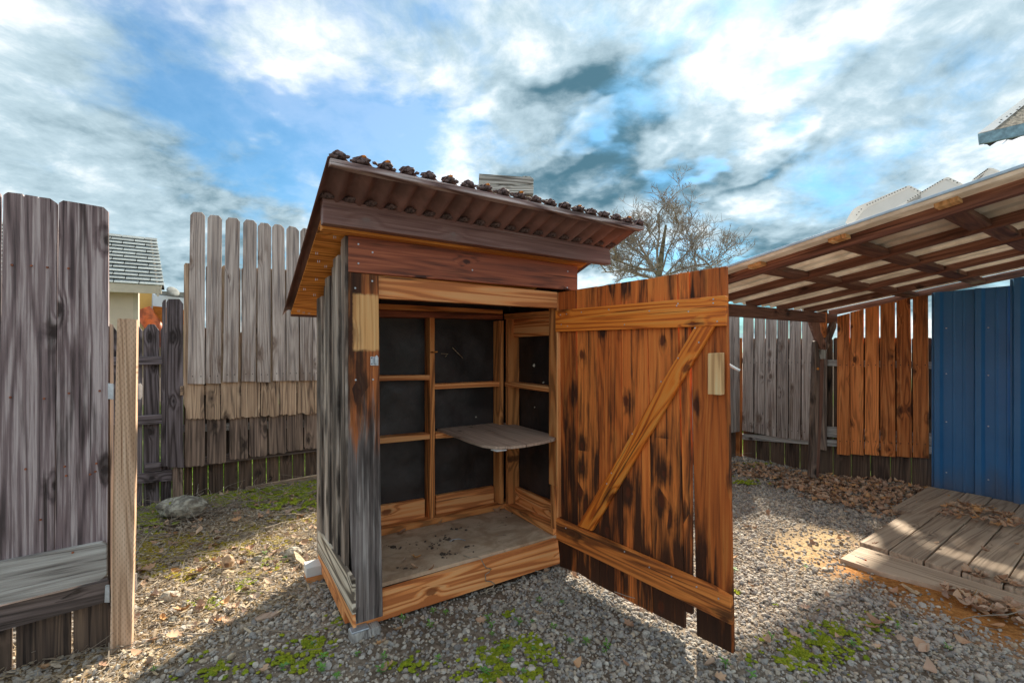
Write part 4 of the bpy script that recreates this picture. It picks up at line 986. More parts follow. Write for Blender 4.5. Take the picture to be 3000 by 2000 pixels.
for i, (a, c_, e_, g_, bb) in enumerate(gb):
    board('plank', right, PR, ZR, [(e_, bb - 8), (g_, bb + 5), (c_, 70), (a, 70)], .018, M['grey_fence'] if i < 6 else M['lower_fence'], .058)
ob = [(970, 1068, 968, 1070, 1244, 128), (1075, 1180, 1077, 1180, 1243, 96), (1196, 1304, 1192, 1305, 1246, 66), (1317, 1432, 1318, 1437, 1257, 34), (1447, 1556, 1450, 1572, 1262, 4), (1579, 1699, 1581, 1708, 1268, -24)]
for i, (a, c_, e_, g_, bb, tp) in enumerate(ob):
    board('plank', right, PR, ZR, [(e_, bb - 6), (g_, bb + 4), (c_, tp - 26), (a, tp)], .018, M['orange_fence'], .058)
nls = []
for i, (a, c_, e_, g_, bb) in enumerate(gb[:6]):
    for k in (.25, .78): nls.append(PR.at(*ZR(e_ + (g_ - e_) * k, bb - 70), .058)); nls.append(PR.at(*ZR(e_ + (g_ - e_) * k, 500), .058))
for i, (a, c_, e_, g_, bb, tp) in enumerate(ob):
    for k in (.25, .78): nls.append(PR.at(*ZR(e_ + (g_ - e_) * k, bb - 110), .058)); nls.append(PR.at(*ZR(e_ + (g_ - e_) * k, 520), .058))
discs('nails', right, [(p, PR.n.to_3d()) for p in nls], M['rivet'], .005, .002)
cp_ = PR.at(*ZR(196, 700), .03)
PR2 = Pl(cp_.xy, d1)
board('post', right, PR2, ZR, [(185, 300), (207, 302), (207, 1290), (183, 1290)], .05, M['orange_fence'], .02)
for a, c_, bb in ((-140, -70, 1094), (-64, 4, 1086), (10, 72, 1080), (80, 98, 1075), (101, 141, 1068), (144, 186, 1061)):
    board('plank', right, PR2, ZR, [(a, bb), (c_, bb - 6), (c_ - 2, 70), (a - 2, 70)], .018, M['grey_fence'], .02)
    board('plank', right, PR2, ZR, [(a, 1270), (c_ + 3, 1270), (c_ + 3, 300), (a, 300)], .018, M['dark_foot'], -.03)

for k in range(17):     # the corner fence runs on behind the door and the shed
    p = PR2.o - d1 * (.62 + .147 * (k + 1)) + PR2.n * .02
    box('plank', right, (p.x, p.y, .24), D1 * .140, UP * (1.40 + random.uniform(-.02, .02)), D2 * .018, M['grey_fence'])
    p = p - PR2.n * .055
    box('plank', right, (p.x, p.y, -.1), D1 * .142, UP * 1.45, D2 * .017, M['dark_foot'])
for z_ in (.42, 1.22):
    p = PR2.o - d1 * 3.1
    box('rail', right, (p.x, p.y, z_), UP * .085, D1 * 3.05, D2 * .030, M['grey_rail'])

blue = thing('metal_fence', 'deep blue ribbed steel wall at the right under the carport', 'metal wall', PR.at(2900, 1450).xy.to_3d())
def blue_sheet(q0, q1, zt_fn, off, zb_fn):
    """ribbed panel between distances q0 > q1 along the fence line"""
    prof = [(0, 0)]; x = 0; L = q0 - q1
    per = .262
    k = .012
    while k < L:
        prof += [(k, 0), (k + .016, .036), (k + .052, .036), (k + .068, 0), (k + .125, 0), (k + .130, .004), (k + .140, .004), (k + .145, 0), (k + .190, 0), (k + .195, .004), (k + .205, .004), (k + .210, 0)]; k += per
    prof = [p for p in prof if p[0] <= L] + [(L, 0)]
    bm = bmesh.new(); o = RO.to_3d() + D2 * q0; lo = []; hi = []
    for (s, h_) in prof:
        base = D2 * (-s) + PR.n.to_3d() * (off + h_)
        lo.append(bm.verts.new(base + UP * zb_fn(q0 - s))); hi.append(bm.verts.new(base + UP * zt_fn(q0 - s)))
    shell(bm, [lo, hi], PR.n.to_3d() * -.004)
    return finish('steel_sheet', bm, M['blue_steel'], blue, Matrix.Translation(o))
def qof(zx, zy, zf):
    p = PR.at(*zf(zx, zy), .07); return (p.xy - RO).dot(d2), p.z
qa, za_ = qof(1420, 1166, Z7); qb, zb_ = qof(1905, 1122, Z7); qc, zc_ = qof(1910, 1086, Z7)
blue_sheet(qa, qb - .03, lambda q: za_ + (zb_ - za_) * (qa - q) / (qa - qb), .07, lambda q: -.06)
blue_sheet(qb, qb - 1.8, lambda q: zc_ + (qb - q) * .12, .098, lambda q: -.06)
rv = []
for zz_ in (.18, .62, 1.06, 1.45):
    for k in range(7):
        q_ = qa - .10 - k * .262
        rv.append((RO.to_3d() + D2 * q_ + PR.n.to_3d() * (.072 if q_ > qb - .03 else .100) + UP * (zz_ + random.uniform(-.01, .01)), PR.n.to_3d()))
discs('screws', blue, rv, M['steel'], .006, .004)
bx = RO.to_3d() + D2 * (qa - .05)
for z_ in (.55, 1.3): box('rail', blue, bx + UP * z_ + PR.n.to_3d() * .045, UP * .09, -D2 * 2.6, -PR.n.to_3d() * .04, M['dark_rail'])

# ------------------------------------------------------------------ deck of planks under the carport
deck = thing('plank_deck', 'low grey tan plank deck with a step board in front of the blue wall', 'deck', (2.9, 3.0, 0))
def Dk(a, b_, z): q = RO + d1 * a + d2 * b_; return Vector((q.x, q.y, z))
ed = [-.185, -.342, -.503, -.662, -.822, -.985, -1.15, -1.32, -1.50, -1.68]
for i in range(len(ed) - 1):
    a, b_ = ed[i] - .004, ed[i + 1] + .004
    z = .044 + random.uniform(-.002, .003); x0 = -2.075 + random.uniform(-.008, .008); j = -1.10 + random.uniform(-.015, .015); sk = .045
    prism('plank', deck, [Dk(x0, a, z), Dk(x0, b_, z), Dk(j, b_ + sk, z), Dk(j, a + sk, z)], -UP * .035, M['deck'], D1)
    prism('plank', deck, [Dk(j + .012, a + sk, z - .004), Dk(j + .012, b_ + sk, z - .004), Dk(-.10, b_ + 2.1 * sk, z - .004), Dk(-.10, a + 2.1 * sk, z - .004)], -UP * .035, M['deck'], D1)
prism('plank', deck, [Dk(-1.10, -.165, .040), Dk(-1.10, -.05, .040), Dk(-.12, -.01, .040), Dk(-.12, -.115, .040)], -UP * .035, M['deck'], D1)
stp_pts = [Dk(-2.385, -.205, .022), Dk(-2.085, -.20, .022), Dk(-2.085, -1.8, .022), Dk(-2.30, -1.8, .022), Dk(-2.285, -1.2, .022), Dk(-2.27, -.95, .022), Dk(-2.33, -.6, .022), Dk(-2.385, -.40, .022)]
prism('step_board', deck, stp_pts, -UP * .034, M['deck'], D2, .003)
for b_ in (-.3, -1.0, -1.6): box('bearer', deck, Dk(-2.0, b_, -.04), UP * .045, D1 * 1.85, D2 * .06, M['dark_rail'])

# ------------------------------------------------------------------ roof corner of the barn, upper right
EA = Vector(((2864 - CX) / F * 4.6, 4.6)); ED = Vector((.755, -.655)); PE = Pl(EA, ED)
barn = thing('barn', 'mossy roof corner with a blue fascia at the upper right edge', 'building', (EA + ED * 1.0).to_3d())
board('fascia', barn, PE, ZV, [(1614, 292), (2038, 192), (2500, 83), (2500, 190), (2038, 300), (1625, 385)], .03, M['blue_fascia'], 0, True)
board('torn_felt', barn, PE, ZV, [(1660, 372), (2038, 290), (2500, 185), (2500, 225), (2038, 300), (1930, 345), (1890, 340), (1835, 388), (1885, 335), (1790, 360), (1725, 402), (1700, 385), (1672, 385), (1690, 366)], .01, M['torn'], -.035, True)
pe0 = PE.at(*ZV(1614, 290)); en = Vector((-ED.y, ED.x, 0)); en = en if en.dot(PE.n.to_3d()) < 0 else -en
bpitch = math.tan(R(35)); bn = Vector((-en.x * bpitch, -en.y * bpitch, 1)).normalized()
def bh(x, y): return hit(*ZV(x, y), pe0, bn)
bro = prism('roof', barn, [bh(1760, 255), bh(2038, 40), bh(2500, -300), bh(2500, 78), bh(2038, 190)], -bn * .03, M['old_shingle'], ED.to_3d(), 0)
prism('roof_deck', barn, [bh(1614, 288) - bn * .012, bh(1990, 0) - bn * .012, bh(2300, -240) - bn * .012, bh(2500, -300) - bn * .034, bh(2500, 78) - bn * .034], -bn * .012, M['dark_gap'], ED.to_3d(), 0)
prism('rake_flashing', barn, [bh(1612, 289) + bn * .004, bh(1990, 0) + bn * .004, bh(2330, -260) + bn * .004, bh(2450, -290) + bn * .004, bh(2045, 22) + bn * .004, bh(1762, 252) + bn * .004, bh(1700, 268) + bn * .004], -bn * .006, M['white_metal'], ED.to_3d(), 0)
discs('rivets', barn, [(bh(*p) + bn * .005, bn) for p in ((1815, 190), (1830, 165), (1880, 135), (1915, 112), (1975, 72), (1998, 48), (2050, 10))], M['rivet'], .008, .004)
w0 = PE.at(3060, 500, -.35); box('wall', barn, (w0.x, w0.y, -.05), ED.to_3d() * 3, UP * (pe0.z + .1), en * .15, M['beige'])
# ------------------------------------------------------------------ stones, chips and litter as things
def rock(name, label, cat, zf, px, py, wpx, hpx, mat, seed, flat=.6, group=None, sink=.25, amp=.35, rz_=0.):
    g = ghit(*zf(px, py + hpx * .5)); D = g.y; sc = 1 if zf is SRC else 1
    s0 = zf(0, 0); s1 = zf(1, 0); k = (s1[0] - s0[0]) * D / F
    w_, h_ = wpx * k / 2, hpx * k / 2
    bm = lump_mesh(seed, 3, amp, 1, flat, 1, 1.5)
    for v in bm.verts: v.co = Vector((v.co.x * w_, v.co.y * w_ * .9, v.co.z * h_))
    z = gzs(g.x, g.y + w_ * .3)
    o = finish(name, bm, mat, None, Matrix.Translation((g.x, g.y + w_ * .4, z + h_ * (1 - sink * 2))) @ Matrix.Rotation(rz_, 4, 'Z'))
    return setp(o, label, cat, group)
rk = rock('rock', 'large lichen covered rock at the foot of the back fence post', 'rock', ZD, 1008, 580, 262, 135, M['rock'], 4, .75, sink=.02, amp=.22)
ts = rock('stone', 'upright tan stone with a dark hollow in the straw', 'stone', ZD, 1300, 888, 72, 88, M['tan_rock'], 9, .8, sink=.05, amp=.2)
g_ = WM[ts].translation; bmh = lump_mesh(3, 2, .2, .014, .006, .014)
ho = finish('hollow', bmh, M['hollow_shade'], ts, Matrix.Translation(g_ + Vector((.018, -.040, .006))))  # solid dark lump; the hollow's shade is put into its colour
rock('stone', 'flat pale stone lying in the straw beside the pale post', 'stone', ZD, 958, 1078, 105, 60, M['pale_rock'], 12, .8, sink=.15)
rock('stone', 'grey stone next to a split wood chip left of the shed', 'stone', ZD, 1672, 828, 95, 62, M['pale_rock'], 15, .8, sink=.12)
rock('stone', 'small dark stone left of the grey stone in the straw', 'stone', ZD, 1475, 862, 60, 40, M['rock'], 18, .8, sink=.15)
rock('stone', 'pale stone just below the upright tan stone', 'stone', ZD, 1300, 948, 70, 40, M['chip'], 19, .8, sink=.2)
rock('stone', 'dull green stone low in the straw near the gravel edge', 'stone', ZD, 985, 1215, 50, 50, M['rock'], 23, .8, sink=.12)
def chip(label, zf, pts, mat=M['chip'], z=.02, th=.012, tilt=0.):
    P = [ghit(*zf(*p), z) for p in pts]
    c = sum(P, Vector()) / len(P); zz_ = gzs(c.x, c.y) + z
    for q in P: q.z = zz_ + tilt * (q.x - c.x)
    return setp(prism('wood_chip', None, P, -UP * th, mat, P[1] - P[0], .001), label, 'wood chip')
chip('split pale wood chip lying beside the grey stone near the shed', ZD, [(1685, 825), (1715, 835), (1775, 885), (1740, 888), (1700, 865)], z=.035, tilt=-.15)
chip('long flat wood chip on the gravel edge left of the shed', ZD, [(1462, 1205), (1500, 1180), (1600, 1158), (1610, 1168), (1560, 1195), (1475, 1215)], M['shelf_ply'], .014)
chip('broken pale stick lying on the soil beside the deck step', ZP, [(750, 1125), (770, 1120), (870, 1185), (930, 1205), (900, 1215), (840, 1190)], z=.018, th=.008)
pn = [ghit(*ZP(328, 868), .045), ghit(*ZP(420, 905), .045), ghit(*ZP(433, 910), .045)]
pk = setp(tube('paper_stick', None, pn[:2], [.004, .0045], M['paper'], 8), 'thin white paper stick with an orange tip on the step board', 'stick')
tube('tip', pk, [pn[1], pn[2]], [.0048, .0048], M['orange_tip'], 8)
# curly dry vine hanging over the front sill
vp = [hit(*Z5(*p), (0, 0, FZ + .006), (0, 0, 1)) for p in ((1105, 665), (1150, 680), (1200, 676), (1225, 685))] + [P0.at(*Z5(*p), -.012) for p in ((1240, 715), (1262, 752), (1300, 762), (1285, 785), (1258, 800), (1262, 845), (1300, 850), (1325, 870), (1310, 892), (1272, 905), (1268, 940))]
setp(tube('dry_vine', None, vp, .0026, M['vine'], 5), 'thin curly dry vine hanging over the front sill of the shed', 'vine')

# ------------------------------------------------------------------ loose leaves
def leaf_mesh(seed, lobed):
    r = random.Random(seed); bm = bmesh.new(); n = 7; L = []; Rr = []; Mi = []
    cu = r.uniform(.3, 1.0); tw = r.uniform(-1.2, 1.2); cup = r.uniform(.2, .8)
    for i in range(n + 1):
        t_ = i / n; w_ = .30 * math.sin(math.pi * min(1, t_ * .96 + .02)) ** .8
        if lobed: w_ *= (1.25 if i % 2 else .62)
        y = t_ - .5; z = cu * (y * y) * 1.6
        a = tw * y
        Mi.append(bm.verts.new((0, y, z - .05 * cup)))
        L.append(bm.verts.new((-w_ * math.cos(a), y + (.06 if lobed and i % 2 else 0), z + cup * w_ - w_ * math.sin(a))))
        Rr.append(bm.verts.new((w_ * math.cos(a), y + (.06 if lobed and i % 2 else 0), z + cup * w_ * r.uniform(.3, 1) + w_ * math.sin(a))))
    for i in range(n):
        bm.faces.new((Mi[i], Mi[i + 1], L[i + 1], L[i])); bm.faces.new((Rr[i], Rr[i + 1], Mi[i + 1], Mi[i]))
    me = bpy.data.meshes.new('leaf'); bmesh.ops.recalc_face_normals(bm, faces=bm.faces); bm.to_mesh(me); bm.free(); me.materials.append(M['leaf'])
    me.polygons.foreach_set('use_smooth', [True] * len(me.polygons))
    return me
LEAF = [leaf_mesh(i, i % 2) for i in range(6)]
def sample(zf, poly, n, z=0.):
    xs_ = [p[0] for p in poly]; ys_ = [p[1] for p in poly]; out = []
    while len(out) < n:
        x, y = random.uniform(min(xs_), max(xs_)), random.uniform(min(ys_), max(ys_))
        if inpoly(np.array([x]), np.array([y]), poly)[0]: out.append(ghit(*zf(x, y), z))
    return out
def put_leaf(p, zadd, size, label, group, tiltmax=.5):
    o = bpy.data.objects.new('dry_leaf', random.choice(LEAF)); COL.objects.link(o)
    o.location = (p.x, p.y, zadd); o.rotation_euler = (random.gauss(0, tiltmax * .6), random.gauss(0, tiltmax * .6), random.uniform(0, 6.3)); s = size * random.uniform(.7, 1.3); o.scale = (s, s, s)
    return setp(o, label, 'leaf', group)
for p in sample(ZP, [(1090, 460), (1220, 360), (1420, 380), (1700, 450), (1880, 510), (1880, 580), (1700, 590), (1560, 560), (1300, 510), (1160, 490)], 110, .075):
    put_leaf(p, .057 + random.uniform(0, .018), .05, 'dry brown leaf in the pile across the plank deck', 'leaves piled on the deck')
for p in sample(ZP, [(1070, 1160), (1300, 1230), (1600, 1330), (1882, 1370), (1882, 1560), (1600, 1450), (1350, 1380), (1150, 1250)], 60):
    put_leaf(p, gzs(p.x, p.y) + .02 + random.uniform(0, .015), .065, 'dry brown leaf heaped on orange soil along the deck step', 'leaves along the deck step')
for p in sample(ZP, [(1300, 1005), (1500, 1040), (1700, 1100), (1882, 1150), (1882, 1180), (1600, 1120), (1320, 1025)], 16, .04):
    put_leaf(p, .05, .055, 'dry leaf lying in the joint between step board and deck', 'leaves in the deck joint')
lit = [(130, 545), (520, 590), (1000, 660), (1075, 705), (980, 770), (800, 790), (600, 740), (300, 640), (130, 600)]
for p in sample(Z8, [(300, 600), (560, 640), (1000, 680), (1060, 710), (980, 770), (800, 790), (600, 740)], 100):
    put_leaf(p, gzs(p.x, p.y) + .016 + random.uniform(0, .02), .056, 'dry brown leaf in the litter before the orange boards', 'leaves below the right fence')
singles = [(Z5, 1905, 1460, .075, 'large pale dry leaf alone on the gravel in front of the door'), (Z8, 820, 1310, .10, 'big upright brown leaf in the moss right of the door'), (Z8, 790, 1330, .08, 'red brown leaf beside the upright leaf in the moss'),
           (Z8, 1200, 1390, .085, 'lobed tan leaf on the gravel at the right'), (Z8, 310, 1385, .07, 'curled reddish leaf on gravel near the door end'), (ZD, 40, 1420, .11, 'curled tan leaf caught at the foot of the nearest fence'), (ZD, 250, 1510, .10, 'lobed brown leaf lying below the nearest fence'),
           (Z8, 1060, 1520, .10, 'pale leaf low in the right foreground gravel'), (Z8, 90, 1555, .07, 'small brown leaf at the lower edge of the gravel near the door'), (Z8, 245, 770, .075, 'pair of pale leaves past the door on sunlit gravel'), (Z8, 165, 1005, .06, 'red leaf right behind the door edge'), (Z8, 895, 1160, .065, 'brown leaf on soil just below the step board'),
           (ZP, 520, 780, .07, 'lobed leaf at the front edge of the deck'), (ZP, 1080, 775, .06, 'curled brown leaf lying across a deck joint'), (ZP, 1520, 845, .06, 'pale narrow leaf on the middle of the deck'), (ZP, 1820, 790, .065, 'brown leaf on the deck at the right frame edge')]
for zf, x, y, s, lab in singles:
    zz_ = .05 if zf is ZP else 0.
    p = ghit(*zf(x, y), zz_); put_leaf(p, (zz_ or gzs(p.x, p.y)) + .016, s * .74, lab, None, .4)
for x, y, s, lab in ((770, 690, .05, 'curled tan leaf standing on the shed floor near the front'), (690, 705, .04, 'small brown leaf on the shed floor left of the curled one'), (755, 755, .05, 'long pale leaf on the shed floor close to the sill'), (885, 765, .045, 'lobed leaf on the shed floor at the sill'), (1345, 530, .035, 'orange leaf on the shed floor far right'), (670, 510, .05, 'grey leaf at the back plate of the shed floor'), (940, 445, .04, 'small leaf leaning on the plate below the middle stud'), (1340, 355, .05, 'brown leaf in the back corner of the shed floor'), (1100, 512, .04, 'brown leaf in the middle of the shed floor')):
    p = ghit(*Z5(x, y), FZ + .008); put_leaf(p, FZ + .014, s, lab, None, .4)
wr_ = [ghit(*Z5(*p), FZ + .006) for p in ((1008, 568), (1030, 553), (1070, 548), (1105, 556), (1117, 562))]
setp(tube('wire', None, wr_, .0022, M['steel'], 6), 'short bent white wire on the shed floor', 'wire')

# ------------------------------------------------------------------ scatter: one object each, instances by geometry nodes
def scatter(name, pts, rots, scl, meshes, label):
    src = bpy.data.collections.new(name + '_pieces')
    for i, mm in enumerate(meshes):
        src.objects.link(bpy.data.objects.new('%s_piece_%02d' % (name, i), mm))
    me = bpy.data.meshes.new(name); me.from_pydata(np.asarray(pts).tolist(), [], [])
    n = len(pts)
    a = me.attributes.new('rot', 'FLOAT_VECTOR', 'POINT'); a.data.foreach_set('vector', np.asarray(rots, np.float32).ravel())
    a = me.attributes.new('scl', 'FLOAT', 'POINT'); a.data.foreach_set('value', np.asarray(scl, np.float32).ravel())
    a = me.attributes.new('pick', 'INT', 'POINT'); a.data.foreach_set('value', rng.integers(0, len(meshes), n).astype(np.int32))
    ng = bpy.data.node_groups.new(name + '_scatter', 'GeometryNodeTree')
    ng.interface.new_socket('Geometry', in_out='INPUT', socket_type='NodeSocketGeometry'); ng.interface.new_socket('Geometry', in_out='OUTPUT', socket_type='NodeSocketGeometry')
    gi = ng.nodes.new('NodeGroupInput'); go = ng.nodes.new('NodeGroupOutput')
    ci = ng.nodes.new('GeometryNodeCollectionInfo'); ci.inputs['Collection'].default_value = src; ci.inputs['Separate Children'].default_value = True; ci.inputs['Reset Children'].default_value = True
    io = ng.nodes.new('GeometryNodeInstanceOnPoints'); io.inputs['Pick Instance'].default_value = True
    def attr(nm, ty):
        q = ng.nodes.new('GeometryNodeInputNamedAttribute'); q.data_type = ty; q.inputs['Name'].default_value = nm; return q.outputs['Attribute']
    e2r = ng.nodes.new('FunctionNodeEulerToRotation'); L = ng.links.new
    L(attr('rot', 'FLOAT_VECTOR'), e2r.inputs[0])
    L(gi.outputs[0], io.inputs['Points']); L(ci.outputs[0], io.inputs['Instance']); L(e2r.outputs[0], io.inputs['Rotation']); L(attr('scl', 'FLOAT'), io.inputs['Scale']); L(attr('pick', 'INT'), io.inputs['Instance Index'])
    L(io.outputs[0], go.inputs[0])
    o = bpy.data.objects.new(name, me); COL.objects.link(o); md = o.modifiers.new('scatter', 'NODES'); md.node_group = ng
    return setp(o, label=label, kind='stuff')
def bmesh_to(name, bm, mat, smooth=False):
    bmesh.ops.recalc_face_normals(bm, faces=bm.faces); me = bpy.data.meshes.new(name); bm.to_mesh(me); bm.free(); me.materials.append(mat)
    if smooth: me.polygons.foreach_set('use_smooth', [True] * len(me.polygons))
    return me
def in_shed(x, y): 
    u = (x - SO.x) * d1.x + (y - SO.y) * d1.y; v = (x - SO.x) * d2.x + (y - SO.y) * d2.y
    return (u > .06) & (u < W) & (v > .06) & (v < .7)
def in_deck(x, y):
    a = (x - RO.x) * d1.x + (y - RO.y) * d1.y; b_ = (x - RO.x) * d2.x + (y - RO.y) * d2.y
    return ((a > -2.05) & (a < -.0) & (b_ < -.2)) | ((a > -2.34) & (a < -2) & (b_ < -.23)) 
def inside(x, y):
    a = (x - RO.x) * d1.x + (y - RO.y) * d1.y; b_ = (x + 2.79) * d2.x + (y - 3.8) * d2.y
    return (a < -.03) & (b_ < -.03)
def cand(n, x0=-3.2, x1=4.6, y0=1.0, y1=6.2):
    """positions over the yard, inside a generous view wedge"""
    x = rng.uniform(x0, x1, n); y = rng.uniform(y0, y1, n)
    k = inside(x, y) & ~in_shed(x, y) & ~in_deck(x, y) & (np.abs(x) < 1.35 * y + .7)
    return x[k], y[k]
stones = []
for i in range(8):
    bm = lump_mesh(i + 200, 2, .45, 1., random.uniform(.6, .9), random.uniform(.42, .62), 1.1); stones.append(bmesh_to('gravel_piece', bm, M['gravel']))
x, y = cand(310000)
st = softzone(x, y, STRAW); sa = softzone(x, y, SAND, .1); so_ = softzone(x, y, SOIL, .08); li = softzone(x, y, LITTER)
dirt = np.clip((fbm(x, y, 1.6, 31) - .52) * 5, 0, 1)
dens = 1.0 * (1 - .50 * st) * (1 - .72 * sa) * (1 - .94 * so_) * (1 - .35 * li) * (1 - .55 * dirt)
k = rng.random(len(x)) < dens; x, y, stk = x[k], y[k], st[k]
sc = np.exp(rng.normal(math.log(.0063), .40, len(x))); sc = np.clip(sc, .0032, .019)
z = gz(x, y) + sc * rng.uniform(-.05, .55, len(x))
rot = np.stack([rng.normal(0, .5, len(x)), rng.normal(0, .5, len(x)), rng.uniform(0, 6.3, len(x))], -1)
scatter('gravel', np.stack([x, y, z], -1), rot, sc, stones, 'loose grey and tan gravel')
# straw
straws = []
for i in range(6):
    bm = bmesh.new(); r = random.Random(i); pts = [Vector((0, -.5, 0))]; dd = Vector((0, 1, 0))
    for q in range(5): dd = (dd + Vector((r.gauss(0, .22), 0, r.gauss(0, .07)))).normalized(); pts.append(pts[-1] + dd * .2)
    tube_into(bm, pts, [.012] * 6, 3, False); straws.append(bmesh_to('straw_piece', bm, M['straw']))
for i in range(2):
    bm = bmesh.new(); r = random.Random(i + 50)
    vs = [bm.verts.new((r.uniform(.06, .11) * math.cos(a), .30 * math.sin(a) + r.uniform(-.05, .05), r.uniform(-.03, .03))) for a in np.linspace(0, 6.28, 7)[:-1]]
    bm.faces.new(vs); straws.append(bmesh_to('chip_piece', bm, M['straw']))
x, y = cand(60000, -3.2, .2, 1.0, 4.8)
st = softzone(x, y, STRAW); k = rng.random(len(x)) < st * (.95 - .75 * softzone(x, y, BACKM)); x, y = x[k], y[k]
k2 = slice(0, 13000); x, y = x[k2], y[k2]
sc = rng.uniform(.025, .085, len(x)); z = gz(x, y) + rng.uniform(.002, .022, len(x))
rot = np.stack([rng.normal(0, .22, len(x)), rng.normal(0, .22, len(x)), rng.uniform(0, 6.3, len(x))], -1)
scatter('straw', np.stack([x, y, z], -1), rot, sc, straws, 'dry straw and wood chips over the left yard')
# grey twigs near the fence and a few on the gravel
twigs = []
for i in range(6):
    bm = bmesh.new(); r = random.Random(i + 9); pts = [Vector((0, -.5, 0))]; dd = Vector((.3, 1, 0)).normalized(); tw = r.uniform(-.35, .35)
    for q in range(8): dd = (dd + Vector((tw + r.gauss(0, .2), 0, r.gauss(.0, .1)))).normalized(); pts.append(pts[-1] + dd * .14)
    tube_into(bm, pts, [.0065 - .0004 * q for q in range(9)], 4, False); twigs.append(bmesh_to('twig_piece', bm, M['twig']))
x, y = cand(9000, -3.2, .2, 1.2, 4.8); st = softzone(x, y, STRAW); bm_ = softzone(x, y, BACKM)
k = rng.random(len(x)) < (st * .16 + bm_ * .6); x, y = x[k], y[k]
x2, y2 = cand(260); x = np.concatenate([x, x2]); y = np.concatenate([y, y2])
sc = rng.uniform(.14, .48, len(x)); z = gz(x, y) + rng.uniform(.008, .045, len(x))
rot = np.stack([rng.normal(0, .12, len(x)), rng.normal(0, .12, len(x)), rng.uniform(0, 6.3, len(x))], -1)
scatter('twigs', np.stack([x, y, z], -1), rot, sc, twigs, 'tangled grey twigs and vines')
# leaf litter too dense to count
x, y = cand(52000, .5, 4.6, 2.0, 6.2); li = softzone(x, y, LITTER)
k = rng.random(len(x)) < li * .20; x, y = x[k], y[k]
x2, y2 = cand(420); x = np.concatenate([x, x2]); y = np.concatenate([y, y2])
x3, y3 = cand(26000, -3.2, 0., 1.4, 4.6); b3 = softzone(x3, y3, STRAW); k = rng.random(len(x3)) < b3 * .022; x = np.concatenate([x, x3[k]]); y = np.concatenate([y, y3[k]])
sc = rng.uniform(.035, .07, len(x)); z = gz(x, y) + rng.uniform(.008, .028, len(x))
rot = np.stack([rng.normal(0, .35, len(x)), rng.normal(0, .35, len(x)), rng.uniform(0, 6.3, len(x))], -1)
scatter('leaf_litter', np.stack([x, y, z], -1), rot, sc, LEAF, 'brown leaf litter along the right fence')
# moss
def moss_piece(i, mat):
    bm = bmesh.new(); r = random.Random(i)
    for q in range(26):
        a = r.uniform(0, 6.3); rr = r.uniform(0, 1) ** .6; p = Vector((rr * math.cos(a), rr * math.sin(a), 0)); h_ = (1.1 - .7 * rr) * r.uniform(.5, 1)
        wv = Vector((r.uniform(-1, 1), r.uniform(-1, 1), 0)).normalized() * .16
        bm.faces.new([bm.verts.new(p - wv), bm.verts.new(p + wv), bm.verts.new(p + Vector((r.uniform(-.3, .3), r.uniform(-.3, .3), h_ * .8)))])
    m_ = lump_mesh(i, 1, .3, .95, .95, .35); mm = bpy.data.meshes.new('t'); m_.to_mesh(mm); m_.free(); bm.from_mesh(mm)
    return bmesh_to('moss_piece', bm, mat)
moss = [moss_piece(i, M['moss']) for i in range(4)]; ymoss = [moss_piece(i + 20, M['ymoss']) for i in range(3)]
patches = [(Z5, 1500, 1340, 210, 70, 520), (Z5, 1330, 1430, 120, 60, 240), (Z5, 1330, 1540, 200, 40, 260), (Z5, 1600, 1290, 90, 40, 120), (Z5, 1430, 1090, 60, 25, 50), (Z5, 200, 1150, 80, 40, 70), (Z5, 60, 1320, 80, 60, 90), (Z5, 1480, 1500, 150, 50, 220), (Z5, 700, 1450, 180, 50, 60),
           (Z8, 620, 1350, 190, 75, 420), (Z8, 460, 1450, 160, 55, 420), (Z8, 560, 1390, 120, 50, 160), (Z8, 760, 1290, 90, 40, 90), (Z8, 180, 1140, 50, 20, 40), (Z8, 250, 550, 60, 14, 40), (Z8, 230, 640, 80, 12, 50), (Z8, 345, 1195, 40, 12, 20),
           (ZD, 1300, 505, 160, 35, 900), (ZD, 1560, 490, 260, 45, 2200), (ZD, 1740, 470, 120, 40, 900), (ZD, 1600, 540, 200, 40, 500), (ZD, 1200, 520, 120, 30, 500), (ZD, 880, 590, 100, 35, 600), (ZD, 850, 640, 100, 60, 240), (ZD, 1190, 1130, 90, 40, 160), (ZD, 1390, 1020, 90, 40, 110), (ZD, 1520, 890, 70, 60, 120), (ZD, 1190, 1500, 160, 50, 200), (ZD, 1680, 1450, 140, 60, 160), (ZD, 1780, 1350, 90, 60, 110), (ZD, 860, 720, 80, 30, 60)]
def patch_pts(ps):
    P = []
    for zf, cx_, cy_, rx, ry, n in ps:
        for _ in range(int(n * 1.4)):
            a = random.uniform(0, 6.3); rr = abs(random.gauss(0, .78)); g = ghit(*zf(cx_ + rx * rr * math.cos(a), cy_ + ry * rr * math.sin(a))); P.append((g.x, g.y))
    P = np.array(P); k = inside(P[:, 0], P[:, 1]) & ~in_shed(P[:, 0], P[:, 1]) & (fbm(P[:, 0], P[:, 1], 16, 5) > .45); return P[k]
P = patch_pts(patches); kk = rng.random(len(P)); far = P[:, 1] > 3.2; P = P[kk < np.where(far, 1., .62)]; sc = rng.uniform(.005, .014, len(P)) * np.where(P[:, 1] > 3.2, 1.7, 1.); rot = np.stack([rng.normal(0, .2, len(P)), rng.normal(0, .2, len(P)), rng.uniform(0, 6.3, len(P))], -1)
scatter('moss', np.column_stack([P, gz(P[:, 0], P[:, 1]) + np.where(P[:, 1] > 3.2, .018, .007)]), rot, sc, moss, 'bright green moss patches between the gravel')
